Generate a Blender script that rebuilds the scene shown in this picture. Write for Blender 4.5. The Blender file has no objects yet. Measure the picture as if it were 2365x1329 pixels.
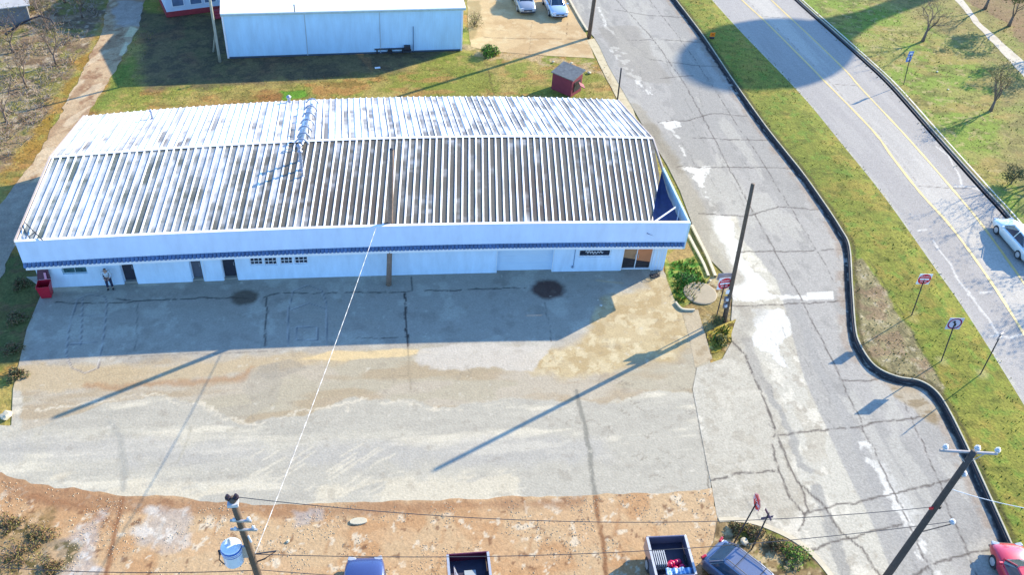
import bpy, bmesh, math, random
import numpy as np
from mathutils import Vector, Matrix
random.seed(7); rng = np.random.default_rng(7)
SC = bpy.context.scene
# ------------------------------------------------------------------ camera
F, PITCH, ROLL, YAW, CX, CY, CH = 2050.709, .71205, .0870, .1940, 19.465, -42.099, 35.754
IW, IH = 2365., 1329.
_cp, _sp = math.cos(PITCH), math.sin(PITCH)
FWD = np.array([math.sin(YAW)*_cp, math.cos(YAW)*_cp, -_sp])
_r = np.array([math.cos(YAW), -math.sin(YAW), 0.]); _u = np.cross(_r, FWD)
RT = math.cos(ROLL)*_r + math.sin(ROLL)*_u
UP = -math.sin(ROLL)*_r + math.cos(ROLL)*_u
CAM = np.array([CX, CY, CH])
cd = bpy.data.cameras.new('camera'); cam = bpy.data.objects.new('camera', cd); SC.collection.objects.link(cam)
cd.sensor_width = 36; cd.lens = F/IW*36; cd.clip_end = 3000; cd.clip_start = .5
M = Matrix.Identity(4)
for i in range(3):
    M[i][0], M[i][1], M[i][2], M[i][3] = RT[i], UP[i], -FWD[i], CAM[i]
cam.matrix_world = M; SC.camera = cam
# ------------------------------------------------------------------ light
SUN_AZ, SUN_EL = math.radians(30.5), math.radians(24)
SC.world = bpy.data.worlds.new('World'); SC.world.use_nodes = True
nt = SC.world.node_tree; bgn = nt.nodes['Background']
sky = nt.nodes.new('ShaderNodeTexSky'); sky.sky_type = 'NISHITA'; sky.sun_disc = False
sky.sun_elevation = SUN_EL; sky.sun_rotation = math.pi/2 - SUN_AZ
sky.ozone_density = 2.0; sky.air_density = 1.0; sky.dust_density = .3
tint = nt.nodes.new('ShaderNodeVectorMath'); tint.operation = 'MULTIPLY'; tint.inputs[1].default_value = (.68, .93, 1.22)
nt.links.new(sky.outputs[0], tint.inputs[0]); nt.links.new(tint.outputs[0], bgn.inputs[0]); bgn.inputs[1].default_value = .15
sl = bpy.data.lights.new('sun', 'SUN'); sl.energy = 4.2; sl.angle = math.radians(.5); sl.color = (1, .86, .64)
so = bpy.data.objects.new('sun', sl); SC.collection.objects.link(so)
SDIR = Vector((math.cos(SUN_AZ)*math.cos(SUN_EL), math.sin(SUN_AZ)*math.cos(SUN_EL), math.sin(SUN_EL)))
so.rotation_euler = SDIR.to_track_quat('Z', 'Y').to_euler()
SC.view_settings.view_transform = 'Standard'; SC.view_settings.look = 'None'
SC.view_settings.exposure = 1.42; SC.view_settings.gamma = 1
KA = .56
# ------------------------------------------------------------------ helpers
def ray(px, py): return FWD + (px-IW/2)/F*RT - (py-IH/2)/F*UP
def G(px, py, z=0.):
    d = ray(px, py); return CAM + d*((z-CAM[2])/d[2])
def GV(px, py, z=0.): return Vector(G(px, py, z))
def lin(c): return np.where(np.asarray(c) <= .04045, np.asarray(c)/12.92, ((np.asarray(c)+.055)/1.055)**2.4)
def A(r, g, b, k=None):
    return tuple(float(v) for v in lin(np.array([r, g, b])/255.)*np.array([1.0, .945, .79])*(KA if k is None else k))
def tag(o, label=None, cat=None, group=None, kind=None):
    if label: o['label'] = label
    if cat: o['category'] = cat
    if group: o['group'] = group
    if kind: o['kind'] = kind
    return o
def empty(name, loc=(0, 0, 0), rz=0):
    o = bpy.data.objects.new(name, None); SC.collection.objects.link(o)
    o.location = loc; o.rotation_euler = (0, 0, rz); return o
def copy_tree(o, parent=None):
    c = o.copy(); SC.collection.objects.link(c)
    if parent: c.parent = parent; c.matrix_parent_inverse = o.matrix_parent_inverse.copy()
    for ch in o.children: copy_tree(ch, c)
    return c
class MB:
    def __init__(s): s.v = []; s.f = []; s.m = []
    def add(s, vs, fs, mi=0):
        n = len(s.v); s.v += [tuple(map(float, v)) for v in vs]
        s.f += [tuple(n+i for i in f) for f in fs]; s.m += [mi]*len(fs); return s
    def box(s, c, d, rz=0, mi=0, rot=None):
        R = rot if rot is not None else Matrix.Rotation(rz, 3, 'Z')
        vs = [Vector(c) + R @ Vector((x*d[0]/2, y*d[1]/2, z*d[2]/2)) for x in (-1, 1) for y in (-1, 1) for z in (-1, 1)]
        return s.add(vs, [(0, 1, 3, 2), (4, 6, 7, 5), (0, 4, 5, 1), (2, 3, 7, 6), (0, 2, 6, 4), (1, 5, 7, 3)], mi)
    def hexa(s, b, t, mi=0):
        vs = list(b)+list(t); n = len(b)
        return s.add(vs, [tuple(range(n-1, -1, -1)), tuple(range(n, 2*n))]+[(i, (i+1) % n, n+(i+1) % n, n+i) for i in range(n)], mi)
    def prism(s, pts, z0, z1, mi=0):
        return s.hexa([(p[0], p[1], z0) for p in pts], [(p[0], p[1], z1) for p in pts], mi)
    def tube(s, pts, r, n=6, mi=0, cap=True, alt=None):
        pts = [Vector(p) for p in pts]; rr = r if hasattr(r, '__len__') else [r]*len(pts)
        base = len(s.v); k = len(pts)
        for i, p in enumerate(pts):
            t = (pts[min(i+1, k-1)]-pts[max(i-1, 0)]);
            t = t.normalized() if t.length > 1e-9 else Vector((0, 0, 1))
            a = t.cross(Vector((0, 0, 1)) if abs(t.z) < .95 else Vector((1, 0, 0))).normalized(); b = t.cross(a)
            for j in range(n):
                an = 2*math.pi*j/n; q = p + (a*math.cos(an)+b*math.sin(an))*rr[i]
                s.v.append(tuple(q))
        for i in range(k-1):
            for j in range(n):
                s.f.append((base+i*n+j, base+i*n+(j+1) % n, base+(i+1)*n+(j+1) % n, base+(i+1)*n+j))
                s.m.append(mi if alt is None else (mi if i % 2 else alt))
        if cap:
            s.f.append(tuple(base+j for j in range(n-1, -1, -1))); s.m.append(mi)
            s.f.append(tuple(base+(k-1)*n+j for j in range(n))); s.m.append(mi)
        return s
    def lathe(s, c, prof, n=16, mi=0, axis='z'):
        base = len(s.v)
        for (r, z) in prof:
            for j in range(n):
                a = 2*math.pi*j/n; x, y = r*math.cos(a), r*math.sin(a)
                if axis == 'z': q = (c[0]+x, c[1]+y, c[2]+z)
                elif axis == 'y': q = (c[0]+x, c[1]+z, c[2]+y)
                else: q = (c[0]+z, c[1]+x, c[2]+y)
                s.v.append(q)
        k = len(prof)
        for i in range(k-1):
            for j in range(n):
                s.f.append((base+i*n+j, base+i*n+(j+1) % n, base+(i+1)*n+(j+1) % n, base+(i+1)*n+j)); s.m.append(mi)
        s.f.append(tuple(base+j for j in range(n-1, -1, -1))); s.m.append(mi)
        s.f.append(tuple(base+(k-1)*n+j for j in range(n))); s.m.append(mi)
        return s
    def build(s, name, mats, parent=None, smooth=False, bevel=0, subsurf=0, fix=False):
        me = bpy.data.meshes.new(name); me.from_pydata(s.v, [], s.f)
        if not isinstance(mats, (list, tuple)): mats = [mats]
        for m in mats: me.materials.append(m)
        if len(mats) > 1: me.polygons.foreach_set('material_index', s.m)
        if smooth: me.polygons.foreach_set('use_smooth', [True]*len(me.polygons))
        me.update()
        if fix or len(s.f) < 3000:
            b = bmesh.new(); b.from_mesh(me); bmesh.ops.recalc_face_normals(b, faces=b.faces); b.to_mesh(me); b.free()
        o = bpy.data.objects.new(name, me); SC.collection.objects.link(o)
        if parent: o.parent = parent
        if bevel:
            m = o.modifiers.new('bevel', 'BEVEL'); m.width = bevel; m.segments = 2; m.limit_method = 'ANGLE'
        if subsurf:
            m = o.modifiers.new('sub', 'SUBSURF'); m.levels = m.render_levels = subsurf
        return o
# ------------------------------------------------------------------ materials
MATS = {}
def mat(name, col, rough=.7, metal=0., var=.12, vs=2.5, bump=0., bs=20., spec=.5, coat=0., emis=None, stretch=None):
    if name in MATS: return MATS[name]
    m = bpy.data.materials.new(name); m.use_nodes = True; n = m.node_tree.nodes; l = m.node_tree.links
    b = n['Principled BSDF']; b.inputs['Roughness'].default_value = rough; b.inputs['Metallic'].default_value = metal
    b.inputs['Specular IOR Level'].default_value = spec; b.inputs['Coat Weight'].default_value = coat
    tc = n.new('ShaderNodeTexCoord'); no = n.new('ShaderNodeTexNoise'); no.inputs['Scale'].default_value = vs; no.inputs['Detail'].default_value = 6
    no.inputs['Roughness'].default_value = .65
    if stretch:
        mp = n.new('ShaderNodeMapping'); mp.inputs['Scale'].default_value = stretch; l.new(tc.outputs['Object'], mp.inputs['Vector']); l.new(mp.outputs[0], no.inputs['Vector'])
    else: l.new(tc.outputs['Object'], no.inputs['Vector'])
    mr = n.new('ShaderNodeMapRange'); mr.inputs['From Min'].default_value = .25; mr.inputs['From Max'].default_value = .75
    mr.inputs['To Min'].default_value = 1-var; mr.inputs['To Max'].default_value = 1+var
    l.new(no.outputs['Fac'], mr.inputs['Value'])
    vm = n.new('ShaderNodeVectorMath'); vm.operation = 'SCALE'; vm.inputs[0].default_value = col[:3]
    l.new(mr.outputs[0], vm.inputs['Scale']); l.new(vm.outputs[0], b.inputs['Base Color'])
    if bump:
        n2 = n.new('ShaderNodeTexNoise'); n2.inputs['Scale'].default_value = bs; n2.inputs['Detail'].default_value = 4
        l.new(tc.outputs['Object'], n2.inputs['Vector'])
        bp = n.new('ShaderNodeBump'); bp.inputs['Strength'].default_value = bump; bp.inputs['Distance'].default_value = .03
        l.new(n2.outputs['Fac'], bp.inputs['Height']); l.new(bp.outputs[0], b.inputs['Normal'])
    if emis: b.inputs['Emission Color'].default_value = (*emis[:3], 1); b.inputs['Emission Strength'].default_value = emis[3]
    MATS[name] = m; return m
def attr_mat(name, rough=.85, f1=(3., .18), f2=(18., .2), bump=.4, bs=25., metal=0., stretch=None, bd=.03):
    if name in MATS: return MATS[name]
    m = bpy.data.materials.new(name); m.use_nodes = True; n = m.node_tree.nodes; l = m.node_tree.links
    b = n['Principled BSDF']; b.inputs['Roughness'].default_value = rough; b.inputs['Metallic'].default_value = metal
    b.inputs['Specular IOR Level'].default_value = .25
    at = n.new('ShaderNodeAttribute'); at.attribute_name = 'Col'
    tc = n.new('ShaderNodeTexCoord'); src = tc.outputs['Object']
    if stretch:
        mp = n.new('ShaderNodeMapping'); mp.inputs['Scale'].default_value = stretch; l.new(src, mp.inputs['Vector']); src = mp.outputs[0]
    prev = at.outputs['Color']
    for k, (s, a) in enumerate((f1, f2)):
        no = n.new('ShaderNodeTexNoise'); no.inputs['Scale'].default_value = s; no.inputs['Detail'].default_value = 5; no.inputs['Roughness'].default_value = .7
        l.new(src, no.inputs['Vector'])
        mr = n.new('ShaderNodeMapRange'); mr.inputs['From Min'].default_value = .3; mr.inputs['From Max'].default_value = .7
        mr.inputs['To Min'].default_value = 1-a; mr.inputs['To Max'].default_value = 1+a
        l.new(no.outputs['Fac'], mr.inputs['Value'])
        vm = n.new('ShaderNodeVectorMath'); vm.operation = 'SCALE'; l.new(prev, vm.inputs[0]); l.new(mr.outputs[0], vm.inputs['Scale']); prev = vm.outputs[0]
    l.new(prev, b.inputs['Base Color'])
    n2 = n.new('ShaderNodeTexNoise'); n2.inputs['Scale'].default_value = bs; n2.inputs['Detail'].default_value = 5
    m3 = n.new('ShaderNodeMapping'); m3.inputs['Rotation'].default_value = (0, .3, .7); l.new(tc.outputs['Object'], m3.inputs['Vector']); l.new(m3.outputs[0], n2.inputs['Vector'])
    bp = n.new('ShaderNodeBump'); bp.inputs['Strength'].default_value = bump; bp.inputs['Distance'].default_value = bd
    l.new(n2.outputs['Fac'], bp.inputs['Height']); l.new(bp.outputs[0], b.inputs['Normal'])
    MATS[name] = m; return m
def glass(name, col=(.02, .03, .04)): return mat(name, col, .08, 0, .3, 1.5, spec=.8)
M_white = mat('white_paint', (.74, .76, .78), .5, 0, .06, 1.2)
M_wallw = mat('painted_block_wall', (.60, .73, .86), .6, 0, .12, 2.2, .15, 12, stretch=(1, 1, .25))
M_steel = mat('galvanised_steel', (.45, .46, .48), .45, .5, .15, 6)
M_wood = mat('weathered_pole_wood', (.11, .075, .05), .85, 0, .35, 6, .3, 30)
M_dark = mat('dark_iron', (.025, .025, .03), .6, 0, .2, 5)
M_black = mat('black_rubber', (.02, .02, .022), .8, 0, .2, 8)
M_cer = mat('grey_porcelain', (.5, .53, .56), .25, 0, .1, 8)
M_red = mat('red_sheet', (.5, .02, .03), .45, 0, .15, 4)
M_refl_red = mat('sign_red', (.62, .015, .03), .4, 0, .05, 4)
M_signw = mat('sign_white', (.8, .8, .82), .4, 0, .05, 4)
# ------------------------------------------------------------------ numpy painting
def _hash(ix, iy, s):
    h = (ix.astype(np.int64)*374761393 + iy.astype(np.int64)*668265263 + s*974634777) & 0xffffffff
    h = ((h ^ (h >> 13))*1274126177) & 0xffffffff
    return ((h ^ (h >> 16)) & 0xffff)/65535.
def vnoise(x, y, s):
    ix, iy = np.floor(x), np.floor(y); fx, fy = x-ix, y-iy
    fx = fx*fx*(3-2*fx); fy = fy*fy*(3-2*fy)
    a = _hash(ix, iy, s); b = _hash(ix+1, iy, s); c = _hash(ix, iy+1, s); d = _hash(ix+1, iy+1, s)
    return (a*(1-fx)+b*fx)*(1-fy) + (c*(1-fx)+d*fx)*fy
def fbm(x, y, sc, s=0, o=4, ax=1., ay=1.):
    t = np.zeros_like(x); w = 0; a = 1.
    x = x*ax/sc; y = y*ay/sc
    for k in range(o):
        t += a*vnoise(x*2**k+k*7.1, y*2**k-k*3.3, s+k); w += a; a *= .55
    return t/w
def sdist(P, poly, closed=True):
    """distance to polyline and inside flag"""
    poly = np.asarray(poly)[:, :2]; n = len(poly); d = np.full(len(P), 1e9); ins = np.zeros(len(P), bool)
    for i in range(n if closed else n-1):
        a, b = poly[i], poly[(i+1) % n]; ab = b-a; L = max(ab@ab, 1e-12)
        t = np.clip(((P-a)@ab)/L, 0, 1); q = a+t[:, None]*ab
        d = np.minimum(d, np.hypot(*(P-q).T))
        if closed:
            c = (a[1] > P[:, 1]) != (b[1] > P[:, 1])
            if b[1] != a[1]: ins ^= c & (P[:, 0] < (b[0]-a[0])*(P[:, 1]-a[1])/(b[1]-a[1])+a[0])
    return d, ins
def W2(pts): return np.array([G(*p)[:2] for p in pts])
class Sheet:
    def __init__(s, pts, res, z=0., base=(.3, .3, .3), world=False, jag=0., jsc=1.):
        poly = np.asarray(pts, float)[:, :2] if world else W2(pts)
        # densify
        dp = []
        for i in range(len(poly)):
            a, b = poly[i], poly[(i+1) % len(poly)]; k = max(1, int(np.hypot(*(b-a))/.4)) if jag else 1
            for t in range(k): dp.append(a+(b-a)*t/k)
        poly = np.array(dp)
        if jag:
            nx = fbm(poly[:, 0], poly[:, 1], jsc, 91)-.5; ny = fbm(poly[:, 0], poly[:, 1], jsc, 57)-.5
            poly = poly+np.stack([nx, ny], 1)*2*jag
        s.poly = poly; s.z = z
        lo, hi = poly.min(0)-res, poly.max(0)+res
        xs = np.arange(lo[0], hi[0]+res, res); ys = np.arange(lo[1], hi[1]+res, res)
        X, Y = np.meshgrid(xs, ys); nx, ny = len(xs), len(ys)
        P = np.stack([X.ravel(), Y.ravel()], 1)
        _, ins = sdist(P, poly) if len(P)*len(poly) < 4e7 else s._chunk(P, poly)
        I = ins.reshape(ny, nx)
        cell = I[:-1, :-1] | I[1:, :-1] | I[:-1, 1:] | I[1:, 1:]
        idx = np.arange(nx*ny).reshape(ny, nx)
        F4 = np.stack([idx[:-1, :-1][cell], idx[:-1, 1:][cell], idx[1:, 1:][cell], idx[1:, :-1][cell]], 1)
        used = np.unique(F4); mp = np.full(nx*ny, -1); mp[used] = np.arange(len(used)); s.F = mp[F4]; s.P = P[used]
        out = ~ins[used]; Q = s.P[out]
        best = np.full(len(Q), 1e9); near = Q.copy()
        for i in range(len(poly)):
            a, b = poly[i], poly[(i+1) % len(poly)]; ab = b-a; L = max(ab@ab, 1e-12)
            t = np.clip(((Q-a)@ab)/L, 0, 1); q = a+t[:, None]*ab; d = np.hypot(*(Q-q).T); k = d < best
            best[k] = d[k]; near[k] = q[k]
        s.P[out] = near
        s.C = np.tile(np.array(base, float), (len(s.P), 1)); s.h = np.zeros(len(s.P))
    def _chunk(s, P, poly):
        r = [sdist(c, poly) for c in np.array_split(P, 1+len(P)*len(poly)//20000000)]
        return np.concatenate([a for a, _ in r]), np.concatenate([b for _, b in r])
    def mix(s, m, col):
        m = np.clip(m, 0, 1)[:, None]; s.C = s.C*(1-m)+np.array(col)*m; return s
    def n(s, sc, seed=0, o=4, rot=0., ax=1., ay=1.):
        c, q = math.cos(rot), math.sin(rot)
        return fbm(s.P[:, 0]*c+s.P[:, 1]*q, -s.P[:, 0]*q+s.P[:, 1]*c, sc, seed, o, ax, ay)
    def blot(s, sc, col, thr=.5, soft=.08, a=1., seed=0, rot=0., ax=1., ay=1., mask=None):
        m = np.clip((s.n(sc, seed, 5, rot, ax, ay)-thr)/soft, 0, 1)*a
        if mask is not None: m = m*mask
        return s.mix(m, col)
    def region(s, pts, soft=.3, noise=.6, nsc=1.2, seed=3, world=False):
        poly = np.asarray(pts) if world else W2(pts)
        lo, hi = poly.min(0)-soft-noise, poly.max(0)+soft+noise
        k = np.all((s.P > lo) & (s.P < hi), 1); m = np.zeros(len(s.P))
        if k.any():
            d, ins = sdist(s.P[k], poly); sd = np.where(ins, d, -d)
            sd = sd + (fbm(s.P[k, 0], s.P[k, 1], nsc, seed, 5)-.5)*2*noise
            m[k] = np.clip(sd/max(soft, 1e-3)+.5, 0, 1)
        return m
    def stroke(s, pts, w, col, a=1., soft=.06, wob=.1, brk=0., seed=5, world=False):
        poly = np.asarray(pts) if world else W2(pts)
        lo, hi = poly.min(0)-w-wob-.3, poly.max(0)+w+wob+.3
        k = np.all((s.P > lo) & (s.P < hi), 1)
        if not k.any(): return s
        Q = s.P[k]+np.stack([fbm(s.P[k, 0], s.P[k, 1], .9, seed)-.5, fbm(s.P[k, 0], s.P[k, 1], .9, seed+9)-.5], 1)*2*wob
        Q = Q+np.stack([fbm(s.P[k, 0], s.P[k, 1], .25, seed+20)-.5, fbm(s.P[k, 0], s.P[k, 1], .25, seed+29)-.5], 1)*wob
        d, _ = sdist(Q, poly, False); m = np.clip((w/2-d)/soft+.5, 0, 1)*a
        if brk: m = m*np.clip((fbm(s.P[k, 0], s.P[k, 1], .5, seed+3)-brk)/.1+.5, 0, 1)
        mm = np.zeros(len(s.P)); mm[k] = m; return s.mix(mm, col)
    def build(s, name, m, kind='structure', label=None, parent=None):
        me = bpy.data.meshes.new(name); n = len(s.P)
        me.vertices.add(n); me.vertices.foreach_set('co', np.column_stack([s.P, s.z+s.h]).ravel())
        f = len(s.F); me.loops.add(4*f); me.loops.foreach_set('vertex_index', s.F.ravel().astype(np.int32))
        me.polygons.add(f); me.polygons.foreach_set('loop_start', np.arange(0, 4*f, 4, dtype=np.int32))
        me.update(calc_edges=True); me.validate()
        at = me.color_attributes.new('Col', 'FLOAT_COLOR', 'POINT')
        at.data.foreach_set('color', np.column_stack([np.clip(s.C, 0, 1), np.ones(n)]).ravel())
        me.materials.append(m); me.polygons.foreach_set('use_smooth', [True]*len(me.polygons))
        o = bpy.data.objects.new(name, me); SC.collection.objects.link(o)
        if parent: o.parent = parent
        else: tag(o, label, None, None, kind)
        return o
def strip(pts, w, z, name, m, parent=None, world=False, h=.002, wobble=0.):
    P = np.asarray(pts) if world else W2(pts); mb = MB(); L = []; R = []
    for i in range(len(P)):
        t = P[min(i+1, len(P)-1)]-P[max(i-1, 0)]; t = t/np.hypot(*t); nn = np.array([-t[1], t[0]])
        ww = w*(1+wobble*(random.random()-.5)); L.append(P[i]+nn*ww/2); R.append(P[i]-nn*ww/2)
    for i in range(len(P)-1):
        mb.add([(*L[i], z), (*R[i], z), (*R[i+1], z), (*L[i+1], z)], [(0, 1, 2, 3)])
    return mb
def smooth_line(pts, n=6):
    """Catmull-Rom in world"""
    P = np.asarray(pts, float); out = []
    for i in range(len(P)-1):
        p0, p1, p2, p3 = P[max(i-1, 0)], P[i], P[i+1], P[min(i+2, len(P)-1)]
        for k in range(n):
            t = k/n; out.append(.5*((2*p1)+(-p0+p2)*t+(2*p0-5*p1+4*p2-p3)*t*t+(-p0+3*p1-3*p2+p3)*t**3))
    out.append(P[-1]); return np.array(out)
def offset(P, d):
    P = np.asarray(P); o = []
    for i in range(len(P)):
        t = P[min(i+1, len(P)-1)]-P[max(i-1, 0)]; t = t/np.hypot(*t); o.append(P[i]+np.array([-t[1], t[0]])*d)
    return np.array(o)
# ================================================================== ground
m_soil = attr_mat('soil', .95, (1.5, .2), (9, .25), .6, 5)
m_grass = attr_mat('short_grass', .95, (2.2, .25), (7, .36), .7, 6, bd=.06)
m_conc = attr_mat('worn_concrete', .85, (2.0, .08), (9, .17), .4, 9)
m_asph = attr_mat('grey_asphalt', .85, (2.5, .08), (8, .22), .4, 10)
m_gravel = attr_mat('clay_gravel', .95, (3.0, .12), (11, .2), .4, 6, bd=.05)
KERB = [(1500, -75), (1556, 0), (1620, 85), (1690, 190), (1760, 290), (1808, 352), (1850, 405), (1900, 476), (1938, 535), (1957, 575), (1963, 660), (1970, 760), (1980, 800), (2006, 842), (2035, 865), (2075, 880), (2120, 888), (2155, 910), (2183, 950), (2230, 1045), (2280, 1155), (2340, 1290), (2420, 1470)]
HWL = [(1580, -75), (1645, 0), (1712, 74), (1849, 217), (1945, 333), (2039, 450), (2157, 616), (2230, 720), (2337, 890), (2450, 1080)]
HWR = [(1770, -75), (1846, 0), (1937, 81), (2005, 142), (2066, 200), (2174, 322), (2284, 445), (2320, 484), (2400, 580), (2560, 790)]
Y1 = [(1640, -75), (1714, 0), (1768, 50), (1870, 152), (1903, 186), (2015, 301), (2063, 366), (2125, 445), (2188, 514), (2245, 589), (2310, 684), (2365, 772), (2440, 890)]
Y2 = [(1706, -75), (1782, 0), (1822, 38), (1863, 76), (1951, 161), (1988, 203), (2093, 315), (2204, 442), (2269, 521), (2365, 655), (2450, 780)]
kerb_w = smooth_line(W2(KERB), 6)
hwl_w, hwr_w, y1_w, y2_w = (smooth_line(W2(a), 6) for a in (HWL, HWR, Y1, Y2))
# base terrain far out
b = MB(); b.add([(-400, -200, -.06), (500, -200, -.06), (500, 600, -.06), (-400, 600, -.06)], [(0, 1, 2, 3)])
tag(b.build('ground', mat('far_grass', A(140, 140, 80), .95, 0, .35, .3, .4, 6)), None, None, None, 'structure')
# ---- lawn sheet (one sheet under everything in view)
s = Sheet([(-300, -220), (1560, -220), (1560, 240), (1600, 560), (1700, 640), (1700, 900), (1560, 860), (60, 900), (40, 1150), (-300, 1150)], .14, -.03, A(186, 172, 100))
gx = s.n(4, 1); s.blot(3.5, A(146, 158, 66), .5, .12, .8, 11).blot(2.2, A(198, 146, 88), .55, .1, .8, 23).blot(.8, A(108, 112, 50), .55, .1, .5, 37, ax=.5)
s.blot(.5, A(205, 180, 110), .62, .05, .6, 77)
m = s.region([(1000, 110), (1430, 110), (1430, 240), (800, 240)], 1.5, 2); s.blot(1.6, A(142, 156, 62), .46, .1, .8, 5, mask=m)
s.blot(1.1, A(190, 150, 90), .6, .05, .7, 15, mask=m, ax=.4)
m = s.region([(200, 280), (700, 205), (700, 250), (200, 300), (220, 230)], 1, 1.5); s.mix(m*.5, A(176, 118, 70)); s.blot(.9, A(150, 92, 55), .55, .1, .5, 8, mask=m, ax=.4)
s.mix(s.region([(650, 210), (710, 205), (710, 225), (660, 228)], .3, .5), A(110, 165, 50))
# strips along the dirt path: orange / green
s.blot(1.4, A(176, 140, 60), .45, .1, .8, 9, mask=s.region([(240, 40), (60, 300), (-60, 560), (-60, 700), (60, 440), (150, 250), (260, 80)], .8, 1))
s.mix(s.region([(285, 140), (215, 250), (250, 250), (310, 150)], .5, .6)*.7, A(120, 150, 60))
# shaded weeds left of the building and rocks
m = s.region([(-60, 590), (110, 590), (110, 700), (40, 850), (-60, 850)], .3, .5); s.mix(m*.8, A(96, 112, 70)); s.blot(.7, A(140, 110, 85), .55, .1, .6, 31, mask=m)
# thicket floor
m = s.region([(-300, -220), (270, -220), (235, 60), (120, 230), (60, 330), (-20, 400), (-300, 700)], .8, 1.2)
s.mix(m*.85, A(170, 150, 128)); s.blot(.9, A(120, 100, 84), .5, .06, .7, 51, mask=m, ax=.6); s.blot(1.8, A(150, 152, 80), .52, .08, .8, 52, mask=m); s.blot(.45, A(218, 204, 184), .6, .04, .7, 53, mask=m)
# bare margin by parking lot
m = s.region([(1070, 95), (1150, 100), (1200, 122), (1400, 140), (1400, 175), (1200, 140), (1080, 130)], .3, .8); s.blot(.8, A(214, 188, 150), .45, .08, .8, 61, mask=m)
# verge by the pole at the right of the building
m = s.region([(1560, 640), (1700, 640), (1700, 820), (1560, 760)], .2, .3); s.mix(m*.8, A(168, 150, 104)); s.blot(.6, A(120, 92, 60), .52, .06, .8, 64, mask=m); s.blot(.5, A(225, 212, 180), .6, .05, .7, 65, mask=m)
s.stroke([(1120, 132), (1128, 170), (1140, 215), (1146, 230)], .12, A(110, 90, 60), .6, .1, .2)
m = s.region([(300, 20), (1000, 60), (1070, 110), (900, 165), (640, 190), (330, 205), (320, 120)], 1.2, 1.2); s.mix(m*.75, A(118, 102, 88)); s.blot(.9, A(90, 78, 70), .5, .1, .5, 87, mask=m)  # brown tone laid over the lawn to darken the warehouse's shade
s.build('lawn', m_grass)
# ---- dirt path at left
s = Sheet([(262, -120), (242, 62), (205, 135), (165, 215), (120, 300), (70, 380), (28, 440), (-60, 540), (-300, 900), (-120, 900), (-10, 660), (60, 520), (110, 400), (160, 318), (200, 268), (238, 210), (282, 135), (318, 66), (370, -120)], .1, -.012, A(222, 196, 164), jag=.28, jsc=.9)
s.blot(1.2, A(190, 158, 128), .5, .1, .8, 3, rot=1.1, ax=.35).blot(.5, A(160, 118, 92), .62, .05, .6, 4).blot(.8, A(240, 222, 196), .58, .07, .7, 6, rot=1.1, ax=.4)
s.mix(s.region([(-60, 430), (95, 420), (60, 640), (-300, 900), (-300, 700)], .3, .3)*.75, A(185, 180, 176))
s.mix(s.region([(-80, 650), (20, 640), (5, 700), (-60, 760)], .1, .1), A(225, 220, 212))
s.mix(s.region([(300, 60), (320, 66), (305, 84), (288, 84)], .1, .15), A(250, 238, 200)); s.mix(s.region([(290, 96), (298, 100), (284, 128), (276, 126)], .1, .1), A(250, 238, 205))
s.mix(s.region([(268, 0), (350, 0), (318, 60), (255, 62)], .4, .8)*.8, A(205, 200, 200))
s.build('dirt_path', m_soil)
# ---- parking lot behind (tan concrete) and pale sidewalk
s = Sheet([(1082, -160), (1080, 60), (1088, 108), (1130, 118), (1190, 122), (1260, 128), (1372, 134), (1357, 88), (1340, 45), (1312, -5), (1262, -160)], .1, -.01, A(232, 204, 162), jag=.12)
s.blot(1.6, A(214, 182, 138), .5, .12, .7, 2).blot(.7, A(242, 222, 186), .58, .08, .6, 4)
s.stroke([(1082, 84), (1180, 88), (1365, 90)], .12, A(120, 95, 70), .7, .08, .1, .45).stroke([(1228, 50), (1226, 90), (1222, 126)], .05, A(150, 125, 95), .6).stroke([(1310, 52), (1308, 84)], .08, A(110, 85, 60), .8, .05, .1, .5)
s.mix(s.region([(1080, 0), (1112, 0), (1108, 60), (1095, 92), (1080, 90)], .2, .4)*.6, A(168, 150, 105))
s.build('parking_lot', m_conc)
s = Sheet([(1356, 92), (1372, 88), (1385, 108), (1404, 150), (1428, 192), (1462, 250), (1470, 275), (1448, 262), (1424, 226), (1400, 180), (1378, 136)], .08, -.002, A(238, 226, 196), jag=.05)
s.blot(.6, A(208, 192, 160), .55, .1, .6, 4); s.build('sidewalk', m_conc)
# ---- concrete apron and street in front of the building
RB = [(1531, 624), (1550, 655), (1560, 700), (1575, 720), (1604, 745), (1630, 800), (1650, 870)]
s = Sheet([(60, 640), (700, 600), (1531, 600)]+RB+[(1640, 1100), (1650, 1215), (1500, 1215), (1200, 1215), (500, 1215), (-200, 1175), (-300, 1150), (-260, 960), (26, 985), (30, 900), (46, 830), (62, 760), (100, 668)], .085, .0, A(222, 218, 207))
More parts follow.
